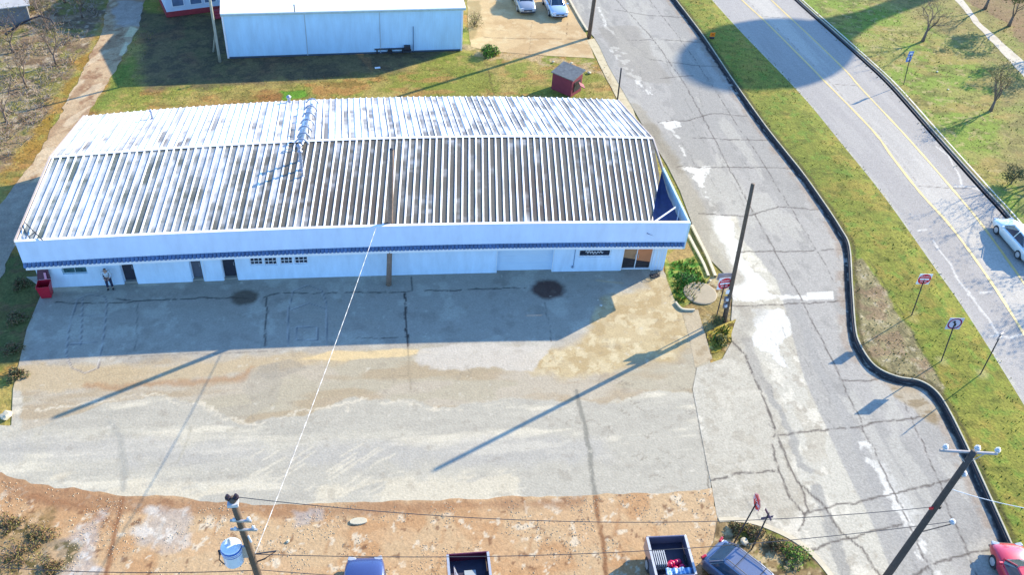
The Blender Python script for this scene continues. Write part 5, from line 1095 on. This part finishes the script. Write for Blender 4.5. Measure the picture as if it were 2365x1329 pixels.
# curved arrow sign
B = GV(2172, 840); Tp = GV(2205, 748, 2.9); S, t = sign_base('turn_arrow_sign', B, Tp, 'pale sign with black curved arrow in a dark red ring on the median', 'road sign', 0)
pl = MB().box((0, 0, 0), (.86, .02, .86)).build('sign_plate', mat('sign_pale', (.50, .48, .60), .4), S, bevel=.004); pl.location = t; pl.rotation_euler = (0, 0, -.1)
mb = MB(); n = 36
for j in range(n):
    a0, a1 = 2*math.pi*j/n, 2*math.pi*(j+1)/n; ri, ro = .325, .41
    mb.add([(ri*math.cos(a0), -.016, ri*math.sin(a0)), (ro*math.cos(a0), -.016, ro*math.sin(a0)), (ro*math.cos(a1), -.016, ro*math.sin(a1)), (ri*math.cos(a1), -.016, ri*math.sin(a1))], [(0, 1, 2, 3)])
mb.build('red_ring', mat('ring_dark_red', (.22, .01, .08), .4), pl)
mb = MB(); cur = [(.06, -.22), (.07, -.08), (.02, .02), (-.06, .07), (-.08, .14)]; cur = smooth_line(cur, 4); o1, o2 = offset(cur, .045), offset(cur, -.045)
for i in range(len(cur)-1): mb.add([(o1[i][0], -.018, o1[i][1]), (o2[i][0], -.018, o2[i][1]), (o2[i+1][0], -.018, o2[i+1][1]), (o1[i+1][0], -.018, o1[i+1][1])], [(0, 1, 2, 3)])
mb.add([(-.20, -.018, .10), (.05, -.018, .12), (-.09, -.018, .25)], [(0, 1, 2)]); mb.build('curved_arrow', M_dark, pl)
# back-facing sign
B = GV(2262, 870); Tp = GV(2311, 775, 3.2); S, t = sign_base('route_sign', B, Tp, 'grey backed sign seen from behind at the highway edge of the median', 'road sign', 0)
o = MB().box((0, 0, 0), (.45, .02, .55)).build('sign_plate', MATS['sign_back_grey'], S); o.location = t; o.rotation_euler = (0, 0, .5)
for z in (-.15, .15): o = MB().box((0, -.03, z), (.3, .03, .05)).build('mounting_bar', M_steel, S); o.location = t; o.rotation_euler = (0, 0, .5)
# blue sign on the far verge
B = GV(2087, 195); Tp = GV(2104, 124, 2.9); S, t = sign_base('blue_sign', B, Tp, 'two stacked blue plates on a dark post across the highway', 'road sign', 0)
mb_ = mat('sign_blue', (.10, .22, .55), .4, 0, .1, 4)
for z in (0, -.52): o = MB().box((0, 0, z), (.5, .02, .46)).build('sign_plate', mb_, S); o.location = t; o.rotation_euler = (0, 0, .15); c_ = MB().box((0, -.015, z+.02), (.26, .008, .2)).build('white_panel', M_signw, o)
# orange warning sign by the kerb
B = GV(1636, 92); S = empty('orange_sign', B); tag(S, 'small orange warning sign low on the kerb near the round shadow', 'road sign')
o = MB().box((0, 0, 0), (.48, .03, .42)).build('sign_plate', mat('sign_orange', (.85, .22, .01), .4, 0, .05, 4), S); o.location = (.3, 0, .55); mb = MB(); mb.box((0, -.018, .04), (.2, .006, .09)); mb.box((0, -.018, -.07), (.26, .006, .05)); mb.build('marking', mat('sign_dark_orange', (.5, .06, .01), .5), o)
MB().box((.3, .02, .17), (.4, .3, .3)).build('sign_foot', M_dark, S, bevel=.02)
# stop sign at the bottom, seen at an angle
B = GV(1695, 1256); Tp = GV(1748, 1161, 3.1); S, t = sign_base('stop_sign', B, Tp, 'red octagonal stop sign seen obliquely above the weedy corner', 'stop sign', 0)
pl = disc(.41, -.01, .02, 8).build('sign_plate', M_refl_red, S); pl.location = t; pl.rotation_euler = (0, math.pi/8, 0); pl.rotation_euler = (Matrix.Rotation(-1.62, 3, 'Z') @ Matrix.Rotation(math.pi/8, 3, 'Y')).to_euler()
w_ = MB(); n = 8
for j in range(n):
    a0, a1 = 2*math.pi*j/n, 2*math.pi*(j+1)/n; w_.add([(.37*math.cos(a0), -.016, .37*math.sin(a0)), (.395*math.cos(a0), -.016, .395*math.sin(a0)), (.395*math.cos(a1), -.016, .395*math.sin(a1)), (.37*math.cos(a1), -.016, .37*math.sin(a1))], [(0, 1, 2, 3)])
w_.build('white_border', M_signw, pl); text('STOP', .27, pl, (0, -.02, 0), (math.pi/2, -math.pi/8, 0), M_signw)
# crossed name blades post
B = GV(1735, 1272); Tp = GV(1776, 1186, 2.95); S, t = sign_base('street_name_sign', B, Tp, 'dark post with two crossed blades near the stop sign', 'street sign', 0)
for k, (rz, dz) in enumerate(((.1, -.35), (.1+math.pi/2, -.12))): o = MB().box((0, 0, 0), (.6, .02, .15)).build('name_blade', mat('blade_dark', (.06, .05, .10), .5), S); o.location = t+Vector((0, 0, dz)); o.rotation_euler = (0, 0, rz)
# ================================================================== small things
# red bin with open lid
B = GV(110, 684); S = empty('red_bin', B, .08); tag(S, 'red wheeled bin with its dark lid thrown open at the left building corner', 'bin')
mb = MB(); w0, w1 = .27, .36; z1 = .95
o_ = [(-w1, -w1), (w1, -w1), (w1, w1), (-w1, w1)]; i_ = [(-w1+.04, -w1+.04), (w1-.04, -w1+.04), (w1-.04, w1-.04), (-w1+.04, w1-.04)]; bt = [(-w0, -w0), (w0, -w0), (w0, w0), (-w0, w0)]
mb.v = [(x, y, .06) for x, y in bt]+[(x, y, z1) for x, y in o_]+[(x, y, z1) for x, y in i_]+[(x*.75, y*.75, .12) for x, y in i_]
mb.f = [(3, 2, 1, 0)]+[(i, (i+1) % 4, 4+(i+1) % 4, 4+i) for i in range(4)]+[(4+i, 4+(i+1) % 4, 8+(i+1) % 4, 8+i) for i in range(4)]+[(8+i, 8+(i+1) % 4, 12+(i+1) % 4, 12+i) for i in range(4)]+[(12, 13, 14, 15)]; mb.m = [0]*len(mb.f)
mb.build('body', mat('bin_red', (.42, .01, .03), .4, 0, .1, 3), S, bevel=.015)
mb = MB(); mb.hexa([(-.37, .37, z1), (.37, .37, z1), (.37, .42, z1), (-.37, .42, z1)], [(-.27, .62, z1+.62), (.27, .62, z1+.62), (.27, .66, z1+.62), (-.27, .66, z1+.62)]); mb.build('lid', mat('bin_dark_red', (.07, .005, .03), .5, 0, .2, 3), S, bevel=.02)
MB().box((.12, .36, z1+.25), (.12, .03, .4), rot=Matrix.Rotation(-.35, 3, 'X')).build('label_panel', mat('bin_pink', (.6, .25, .35), .5), S)
for sx in (-1, 1): MB().lathe((sx*.24, .26, .1), [(.1, -.03), (.1, .03)], 12, axis='x').build('wheel', M_black, S)
# small red shed
S = empty('red_shed', (34, 23, 0)); tag(S, 'small dark red shed with grey roof on the lawn behind the building', 'shed')
f0, f1 = GV(1273, 205), GV(1318, 224); d = (f1-f0).normalized(); nr = Vector((-d.y, d.x, 0)); w_ = (f1-f0).length; dp = 1.5
def cS(o, par=S): o.parent = par; o.matrix_parent_inverse = Matrix.Translation(-Vector(S.location)) if par is S else Matrix.Identity(4); return o
mb = MB(); slab(mb, f0, f1, nr, 0, dp, 0, 1.5); cS(mb.build('wall', mat('shed_red', (.20, .03, .05), .7, 0, .15, 3)))
mb = MB(); q = [f0-nr*.12-d*.1, f1-nr*.12+d*.15, f1+nr*(dp+.12)+d*.15, f0+nr*(dp+.12)-d*.1]; mb.hexa([(q[0].x, q[0].y, 1.5), (q[1].x, q[1].y, 1.5), (q[2].x, q[2].y, 1.85), (q[3].x, q[3].y, 1.85)], [(q[0].x, q[0].y, 1.57), (q[1].x, q[1].y, 1.57), (q[2].x, q[2].y, 1.92), (q[3].x, q[3].y, 1.92)]); cS(mb.build('roof', mat('shed_roof', A(150, 155, 160), .6, .2, .4, 4)))
mb = MB(); p = f1+d*.02+nr*.3; q = f1+d*.02+nr*1.2; mb.hexa([(p.x, p.y, .35), (q.x, q.y, .35), (q.x+d.x*.03, q.y+d.y*.03, .35), (p.x+d.x*.03, p.y+d.y*.03, .35)], [(p.x, p.y, 1.2), (q.x, q.y, 1.2), (q.x+d.x*.03, q.y+d.y*.03, 1.2), (p.x+d.x*.03, p.y+d.y*.03, 1.2)]); cS(mb.build('opening', M_dark))
mb = MB(); p = f1+nr*.7+d*.5; mb.box((p.x, p.y, 1.0), (.5, .7, .05), math.atan2(d.y, d.x), rot=Matrix.Rotation(.5, 3, 'Y')); cS(mb.build('hatch', MATS['shed_red']))
# flat trailer frame beside the warehouse
B = GV(900, 121); S = empty('flat_trailer', B, .04); tag(S, 'dark flat trailer frame parked against the warehouse wall', 'trailer')
MB().box((0, .2, .42), (2.6, .9, .07)).build('deck', mat('dark_deck', (.05, .06, .07), .8, 0, .3, 3), S); MB().box((1.6, .2, .36), (.9, .1, .08)).build('tongue', M_dark, S)
for sx in (-1.1, 1.1):
    for sy in (-.15, .5): MB().box((sx, sy, .2), (.1, .1, .4)).build('leg', M_dark, S)
for sy in (-.3, .7): MB().lathe((0, sy, .22), [(.12, -.06), (.22, -.06), (.22, .06), (.12, .06)], 14, axis='y').build('wheel', M_black, S)
c = GV(872, 157); o = MB().box((0, 0, .03), (.45, .2, .06), .2).build('scrap_panel', M_white); o.location = c; tag(o, 'pale scrap panel lying in the warehouse shadow', 'scrap')
# crumpled wire basket by the entrance
B = GV(1512, 638); mb = MB(); c0_ = Vector((0, 0, 0))
for k in range(9):
    z = .04+.28*(k % 3)/2; pts = [Vector((.34*math.cos(a)*(1+.1*random.random()), .2*math.sin(a), z+.03*random.random())) for a in np.linspace(0, 6.28, 12)]
    if k < 3: mb.tube(pts, .014, 4)
for a in np.linspace(0, 6.28, 14)[:-1]: mb.tube([(.34*math.cos(a), .2*math.sin(a), .03), (.34*math.cos(a), .2*math.sin(a), .34)], .012, 4)
mb.box((0, 0, .03), (.6, .34, .03)); o = mb.build('wire_basket', M_dark); o.location = B; o.rotation_euler.z = .3; tag(o, 'dark wire basket on the concrete right of the entrance', 'basket')
# flat pale slab in the gravel
B = GV(828, 1207); mb = MB(); pts = [(.42*math.cos(a)*(1 if math.sin(a) < 0 else .95), .16*math.sin(a)+(.05 if math.sin(a) > 0 else 0)) for a in np.linspace(0, 2*math.pi, 19)[:-1]]; mb.prism(pts, 0, .07); o = mb.build('stone_slab', mat('pale_stone', A(238, 232, 214), .8, 0, .1, 4, .2, 20), bevel=.01); o.location = (B.x, B.y, .0); tag(o, 'flat pale half round slab lying in the orange gravel', 'stone slab')
B = GV(2056, 873, 0); rocks = [(1388, 706, .10), (1381, 694, .05), (2004, 538, .12), (2250, 861, .13), (1320, 145, .14), (1278, 142, .12), (1361, 167, .18), (665, 1252, .09), (1640, 648, .1), (1719, 1252, .2), (14, 960, .3), (2300, 205, .1), (2190, 206, .09), (2165, 165, .1)]
lab = ['white litter scrap in the shade near the entrance', 'tiny litter scrap beside the larger one in the shade', 'white litter on the upper median grass', 'white rock at the back sign on the median', 'pale stone on the lawn behind the roof', 'pale stone left of the other lawn stone', 'flat tan stone beside the red shed', 'pale rock beside the transformer pole', 'pale rock by the round pad', 'broken pale concrete lump in the weedy corner', 'grey boulder at the left edge of the street', 'white litter on the far verge near the right tree', 'white litter on the far verge mid slope', 'white litter on the far verge near the path']
for (x, y, s_), lb in zip(rocks, lab):
    b = bmesh.new(); bmesh.ops.create_icosphere(b, subdivisions=2, radius=s_)
    for v in b.verts: v.co *= random.uniform(.75, 1.15); v.co.z *= .5
    me = bpy.data.meshes.new('stone'); b.to_mesh(me); b.free(); lit = 'litter' in lb; me.materials.append(mat('litter_white', A(250, 250, 250), .6) if lit else mat('pale_stone', (1, 1, 1)))
    o = bpy.data.objects.new('litter' if lit else 'stone', me); SC.collection.objects.link(o); o.location = GV(x, y, s_*.3+.02); tag(o, lb, 'litter' if lit else 'stone', 'litter scraps' if lit else 'loose stones')
# ================================================================== person
def skin(name, verts, edges, m, par, sub=1, root=0):
    me = bpy.data.meshes.new(name); me.from_pydata([v[:3] for v in verts], edges, []); me.materials.append(m)
    o = bpy.data.objects.new(name, me); SC.collection.objects.link(o); o.parent = par
    md = o.modifiers.new('skin', 'SKIN'); md.use_smooth_shade = True
    sv = me.skin_vertices[0].data
    for i, v in enumerate(verts): sv[i].radius = (v[3], v[3] if len(v) < 5 else v[4])
    sv[root].use_root = True; s2 = o.modifiers.new('sub', 'SUBSURF'); s2.levels = s2.render_levels = sub; return o
B = GV(256, 668); PS = empty('person', B, math.pi*-.5+.15); tag(PS, 'person in pale grey top and dark trousers standing bent over by the left door', 'person')
# local: +x forward, +z up
V = [(0, 0, .93, .13, .15), (.03, 0, 1.12, .12, .145), (.08, 0, 1.32, .13, .16), (.13, 0, 1.45, .07), (.17, 0, 1.52, .055), (.22, 0, 1.60, .085), (.24, 0, 1.68, .075)]
Ed = [(0, 1), (1, 2), (2, 3), (3, 4), (4, 5), (5, 6)]
def chain(start, pts):
    k = start
    for p in pts: V.append(p); Ed.append((k, len(V)-1)); k = len(V)-1
    return k
for sy in (-1, 1):
    k = chain(0, [(0, sy*.1, .88, .085), (.02, sy*.12, .5, .058), (-.03, sy*.13, .11, .042), (.0, sy*.13, .055, .04), (.14, sy*.15, .035, .03)])
    k = chain(3, [(.10, sy*.19, 1.41, .06), (.12, sy*.25, 1.14, .043), (.33, sy*.12, 1.05, .032), (.38, sy*.07, 1.05, .032, .02)])
    hb = V[k]
    for j in range(4):
        yy = sy*(.025*(j-1.5)); L_ = (.055, .065, .06, .045)[j]; chain(k, [(hb[0]+.045, hb[1]+yy, hb[2]+.008, .010), (hb[0]+.045+L_*.6, hb[1]+yy*1.1, hb[2]-.004, .009), (hb[0]+.045+L_, hb[1]+yy*1.1, hb[2]-.022, .008)])
    chain(k, [(hb[0]+.01, hb[1]-sy*.035, hb[2]+.02, .011), (hb[0]+.035, hb[1]-sy*.05, hb[2]+.02, .009)])
m_skin = mat('skin_tone', (.42, .26, .19), .55, 0, .05, 6); skin('body', V, Ed, m_skin, PS, 2)
Vt = [(0, 0, .95, .155, .175), (.0, -.1, .86, .105), (.02, -.12, .5, .08), (-.03, -.13, .13, .068), (.0, .1, .86, .105), (.02, .12, .5, .08), (-.03, .13, .13, .068)]
skin('trousers', Vt, [(0, 1), (1, 2), (2, 3), (0, 4), (4, 5), (5, 6)], mat('dark_denim', (.015, .018, .05), .8, 0, .2, 8), PS, 2)
Vs = [(0, 0, .99, .165, .185), (.03, 0, 1.15, .15, .17), (.08, 0, 1.32, .16, .185), (.12, 0, 1.44, .09), (.10, -.19, 1.41, .085), (.12, -.25, 1.14, .065), (.28, -.15, 1.07, .052), (.10, .19, 1.41, .085), (.12, .25, 1.14, .065), (.28, .15, 1.07, .052)]
skin('shirt', Vs, [(0, 1), (1, 2), (2, 3), (3, 4), (4, 5), (5, 6), (3, 7), (7, 8), (8, 9)], mat('pale_grey_cloth', (.45, .52, .58), .8, 0, .1, 8), PS, 2)
Vh = [(.20, 0, 1.68, .095), (.17, 0, 1.62, .085), (.15, 0, 1.56, .06)]
skin('hair', Vh, [(0, 1), (1, 2)], mat('dark_hair', (.03, .012, .02), .7), PS, 2)
for sy in (-1, 1):
    skin('shoe', [(-.06, sy*.13, .05, .055), (.06, sy*.14, .045, .055), (.17, sy*.155, .035, .04)], [(0, 1), (1, 2)], M_black, PS, 2)
    b_ = MB(); b_.lathe((.315, sy*.033, 1.615), [(.002, 0), (.012, .004), (.012, .012), (.002, .016)], 8); b_.build('eye', M_dark, PS)
# ================================================================== vegetation
m_bark = mat('bare_bark', (.16, .115, .085), .9, 0, .3, 6); m_twig = mat('pale_twig', (.36, .29, .22), .9, 0, .3, 4)
def leaf_mat(name, col): return mat(name, col, .8, 0, .45, 2.0)
def grow(mb, p, d, L, r, depth, spread=.6, up=.12, n=4, leafs=None):
    pts = [p]; rad = [r]; q = p.copy(); dd = d.copy()
    for k in range(3):
        dd = (dd+Vector((random.gauss(0, .13), random.gauss(0, .13), random.gauss(0, .08)+up*.3))).normalized(); q = q+dd*L/3; pts.append(q.copy()); rad.append(r*(1-.18*(k+1)))
    mb.tube(pts, rad, max(3, n), cap=False)
    if depth == 0:
        if leafs is not None: leafs.append(q)
        return
    for k in range(random.choice((2, 3, 3))):
        s_ = pts[random.choice((1, 2, 3, 3))]; nd = (dd+Vector((random.gauss(0, spread), random.gauss(0, spread), random.gauss(0, spread*.6)+up))).normalized()
        grow(mb, s_, nd, L*random.uniform(.6, .85), r*.55, depth-1, spread, up, n-1, leafs)
def bare_tree(px, py, h, label, cat='tree', leaves=None, depth=5, lean=(0, 0), r=.12, group=None, name='bare_tree', loc=None, bark=None, stems=3, spread=.5):
    B = Vector(loc) if loc is not None else GV(px, py); T = empty(name, B); tag(T, label, cat, group); bark = bark or m_bark
    mb = MB(); mb.tube([(0, 0, -.05), (lean[0]*.1*h, lean[1]*.1*h, h*.12), (lean[0]*.2*h, lean[1]*.2*h, h*.22)], [r*1.5, r, r*.85], 7); mb.build('trunk', bark, T, smooth=True)
    mb = MB(); lf = []
    for k in range(stems):
        a = 6.28*k/stems+random.random(); d = Vector((math.cos(a)*.45+lean[0], math.sin(a)*.45+lean[1], 1)).normalized(); grow(mb, Vector((lean[0]*.2*h, lean[1]*.2*h, h*.2)), d, h*.33, r*.6, depth-1, spread, .12, 5, lf)
    mb.build('crown', bark, T)
    if leaves:
        m, nl, sz, sp = leaves; V, Fc = [], []
        for k in range(nl):
            c = random.choice(lf)+Vector((random.gauss(0, sp), random.gauss(0, sp), random.gauss(0, sp*.7))); a = Vector((random.gauss(0, 1), random.gauss(0, 1), random.gauss(0, 1))).normalized()*sz*random.uniform(.5, 1.4); b = a.cross(Vector((random.gauss(0, 1), random.gauss(0, 1), random.gauss(0, 1)))).normalized()*sz*.5
            i = len(V); V += [c-a, c+b, c+a, c-b]; Fc.append((i, i+1, i+2, i+3))
        mb = MB(); mb.add(V, Fc); mb.build('leaves', m, T)
    return T
lg = leaf_mat('olive_leaf', A(150, 146, 78)); lb_ = leaf_mat('bright_leaf', A(130, 190, 50)); lbr = leaf_mat('brown_leaf', A(150, 118, 84))
TG = 'bare trees on the far verge'
bare_tree(2131, 95, 4.6, 'bare grey tree on the verge crossed by the long shadow', leaves=(lbr, 260, .05, .12), r=.13, group=TG, lean=(.12, .1))
bare_tree(2288, 256, 4.0, 'bare bushy tree with olive leaves near the walking path', leaves=(lg, 700, .06, .15), r=.12, group=TG, lean=(.05, .1), stems=4)
bare_tree(2275, 20, 5.0, 'bare dark tree at the top right beside the path end', leaves=(lbr, 200, .06, .15), r=.14, group=TG)
bare_tree(2330, 60, 4.5, 'leafy dark tree at the top right corner', leaves=(lg, 2200, .11, .22), r=.14, group=TG, depth=5)
bare_tree(2130, -30, 5.0, 'thin bare tree cut by the top edge right of the highway', leaves=(lbr, 150, .05, .15), r=.1, group=TG)
bare_tree(2420, 120, 6, 'dark tree mostly beyond the right edge above the path', leaves=(lg, 1800, .11, .25), r=.15, group=TG)
bare_tree(0, 0, 6.5, 'bare verge tree beyond the right edge casting branch shadows on the highway', r=.17, group=TG, loc=GV(2440, 395), leaves=(lg, 1300, .07, .25), stems=5)
bare_tree(2335, 425, 1.4, 'low dark shrub beside the far kerb at the right edge', 'shrub', leaves=(leaf_mat('dark_leaf', A(112, 118, 74)), 900, .07, .16), r=.05, group='shrubs', name='shrub', depth=4, stems=6, spread=.8)
bare_tree(0, 0, 7.5, 'bare verge tree beyond the right edge behind the white sedan', r=.18, group=TG, loc=GV(2620, 560), leaves=(lg, 1500, .08, .25), stems=5)
# bright little bush by the warehouse corner
def bush(px, py, r, hgt, n, mats_, label, sz=.09, group='shrubs', name='shrub'):
    B = GV(px, py); T = empty(name, B); tag(T, label, 'shrub', group); mb = MB()
    for k in range(10): a = random.uniform(0, 6.28); mb.tube([(0, 0, 0), (r*.5*math.cos(a), r*.5*math.sin(a), hgt*.5), (r*.8*math.cos(a), r*.8*math.sin(a), hgt*.85)], [.02, .014, .006], 4, cap=False)
    mb.build('stems', m_bark, T)
    for m, fr in mats_:
        V, Fc = [], []
        for k in range(int(n*fr)):
            a, t = random.uniform(0, 6.28), random.random()**.4; ph = math.acos(random.uniform(0, 1)); rr_ = r*t*(1+.35*math.sin(3*a+1.3)); c = Vector((rr_*math.sin(ph)*math.cos(a), rr_*math.sin(ph)*math.sin(a), hgt*t*math.cos(ph)+.05))
            u = Vector((random.gauss(0, 1), random.gauss(0, 1), random.gauss(0, .6))).normalized()*sz; v = u.cross(Vector((random.gauss(0, 1), random.gauss(0, 1), 1))).normalized()*sz*.45; i = len(V); V += [c-u, c+v, c+u, c-v]; Fc.append((i, i+1, i+2, i+3))
        mb = MB(); mb.add(V, Fc); mb.build('foliage', m, T)
    return T
ld = leaf_mat('dark_leaf', (1, 1, 1))
bush(1130, 126, .75, .9, 1500, ((lb_, .6), (ld, .4)), 'bright yellow green bush at the corner of the tan lot')
bush(1095, 62, .7, 1.6, 500, ((lg, .7), (lbr, .3)), 'sparse tan bush against the warehouse right corner', .07)
bush(1655, 745, .35, .5, 500, ((lg, .5), (ld, .5)), 'dark weed clump at the foot of the brown pole', .06)
bush(1668, 790, .45, .4, 900, ((leaf_mat('yellow_leaf', A(206, 186, 80)), .6), (ld, .4)), 'yellowing weed clump below the brown pole', .07)
bush(1588, 645, .55, .22, 600, ((leaf_mat('grass_leaf', A(90, 170, 60)), .8), (ld, .2)), 'lush green weeds at the right building corner', .07)
for k, (x, y, r_, lb) in enumerate(((1835, 1285, .7, 'green weed patch in the bottom right corner island'), (1740, 1235, .5, 'brown brush clump beside the stop sign'), (1790, 1262, .45, 'mixed brush clump beyond the slate wagon'), (1700, 1225, .35, 'small dry brush clump at the tip of the corner island'))):
    bush(x, y, r_, .35, 700, ((lb_ if k == 0 else lbr, .5), (ld, .3), (lg, .2)), lb, .06)
for k, (x, y, r_, lb) in enumerate(((40, 1290, .9, 'olive brush clump at the bottom left corner'), (95, 1240, .6, 'dry brush clump above the bottom left corner'), (20, 1215, .6, 'low dry weeds at the left edge of the gravel'), (120, 1315, .5, 'thin dry weeds beside the grey gravel patch'))):
    bush(x, y, r_*1.1, .2, 600, ((lg, .4), (lbr, .6)), lb, .05)
for k, (x, y, r_, lb) in enumerate(((50, 660, .5, 'dark weeds in the shade left of the red bin'), (40, 740, .6, 'dark weeds along the shaded side strip'), (30, 810, .5, 'dark weeds at the foot of the shaded side strip'), (40, 870, .5, 'rocky weed clump at the left end of the apron'))):
    bush(x, y, r_, .4, 600, ((ld, .7), (lbr, .3)), lb, .07)
# thicket: individual bare trees plus low scrub
k = 0; TL = [(30, 120, 'bare thicket tree in front of the outbuilding'), (110, 70, 'bare thicket tree right of the outbuilding'), (190, 40, 'bare thicket tree nearest the shaded drive'), (60, 200, 'bare thicket tree midway down the left edge'), (130, 150, 'bare thicket tree in the middle of the scrub'), (15, 280, 'bare thicket tree lowest on the left edge'), (230, -20, 'bare thicket tree at the top beside the drive'), (150, 5, 'bare thicket tree behind the others at the top'), (85, 20, 'bare thicket tree behind the outbuilding roof'), (-30, 190, 'bare thicket tree half beyond the left edge')]
for x, y, lb in TL: bare_tree(x, y, random.uniform(2.6, 4.2), lb, leaves=(random.choice((lg, lbr)), 140, .06, .15), r=.08, group='bare trees in the left thicket', bark=random.choice((m_bark, m_twig)), depth=5, stems=4)
mb = MB(); pts = [GV(12, 80, 1.0), GV(50, 52, 1.6), GV(90, 36, 2.0), GV(118, 44, 1.7), GV(135, 72, 1.0)]; mb.tube(pts, [.11, .1, .08, .06, .03], 7); o = mb.build('fallen_limb', M_dark, smooth=True); tag(o, 'dark curved fallen limb arching over the thicket beside the outbuilding', 'tree limb')
mb = MB(); thk = W2([(-250, -200), (235, -200), (225, 50), (150, 180), (90, 290), (40, 350), (-30, 420), (-300, 600)]); lo, hi = thk.min(0), thk.max(0)
Pq = rng.uniform(lo, hi, (7000, 2)); _, ins = sdist(Pq, thk); Pq = Pq[ins]; Pq = Pq[fbm(Pq[:, 0], Pq[:, 1], 1.5, 3) > .42][:2600]
for x, y in Pq:
    p = Vector((x, y, -.03)); hh = random.uniform(.2, 1.0)
    for j in range(2):
        d = Vector((random.gauss(0, .6), random.gauss(0, .6), 1)).normalized()*hh; q = p+d; mb.tube([p, p+d*.5+Vector((random.gauss(0, .05), random.gauss(0, .05), 0)), q], [.022, .014, .005], 3, cap=False)
        mb.tube([p+d*.6, p+d*.6+Vector((random.gauss(0, .25), random.gauss(0, .25), .15))], [.01, .004], 3, cap=False)
tag(mb.build('scrub', m_twig), 'dense dry twiggy scrub filling the upper left corner', 'scrub', kind='stuff')
V, Fc = [], []
for x, y in Pq[rng.integers(0, len(Pq), 9000)]:
    c = Vector((x+random.gauss(0, .4), y+random.gauss(0, .4), random.uniform(0, .5))); u = Vector((random.gauss(0, 1), random.gauss(0, 1), random.gauss(0, .5))).normalized()*.10; v = u.cross(Vector((random.gauss(0, 1), random.gauss(0, 1), 1))).normalized()*.04; i = len(V); V += [c-u, c+v, c+u, c-v]; Fc.append((i, i+1, i+2, i+3))
mb = MB(); mb.add(V, Fc); tag(mb.build('undergrowth', lg), 'olive undergrowth leaves among the thicket twigs', 'undergrowth', kind='stuff')
# loose stones and chips in the clay lot
V, Fc = [], []; gl = W2([(0, 1110), (250, 1150), (900, 1170), (1640, 1135), (1650, 1329), (1700, 1420), (-50, 1420)]); lo, hi = gl.min(0), gl.max(0); Pq = rng.uniform(lo, hi, (26000, 2)); _, ins = sdist(Pq, gl); Pq = Pq[ins]; Pq = Pq[fbm(Pq[:, 0], Pq[:, 1], 1.1, 77) > .5][:3600]
for x, y in Pq:
    s_ = random.uniform(.012, .045); a = random.uniform(0, 6.28); i = len(V); V += [(x+s_*math.cos(a+j*2.1), y+s_*math.sin(a+j*2.1), .008) for j in range(3)]+[(x, y, .008+s_*.8)]; Fc += [(i, i+1, i+3), (i+1, i+2, i+3), (i+2, i, i+3)]
mb = MB(); mb.add(V, Fc); tag(mb.build('gravel', mat('chip_stone', A(240, 222, 198), .9, 0, .3, 3)), 'loose pale stone chips scattered over the orange clay lot', 'gravel', kind='stuff')
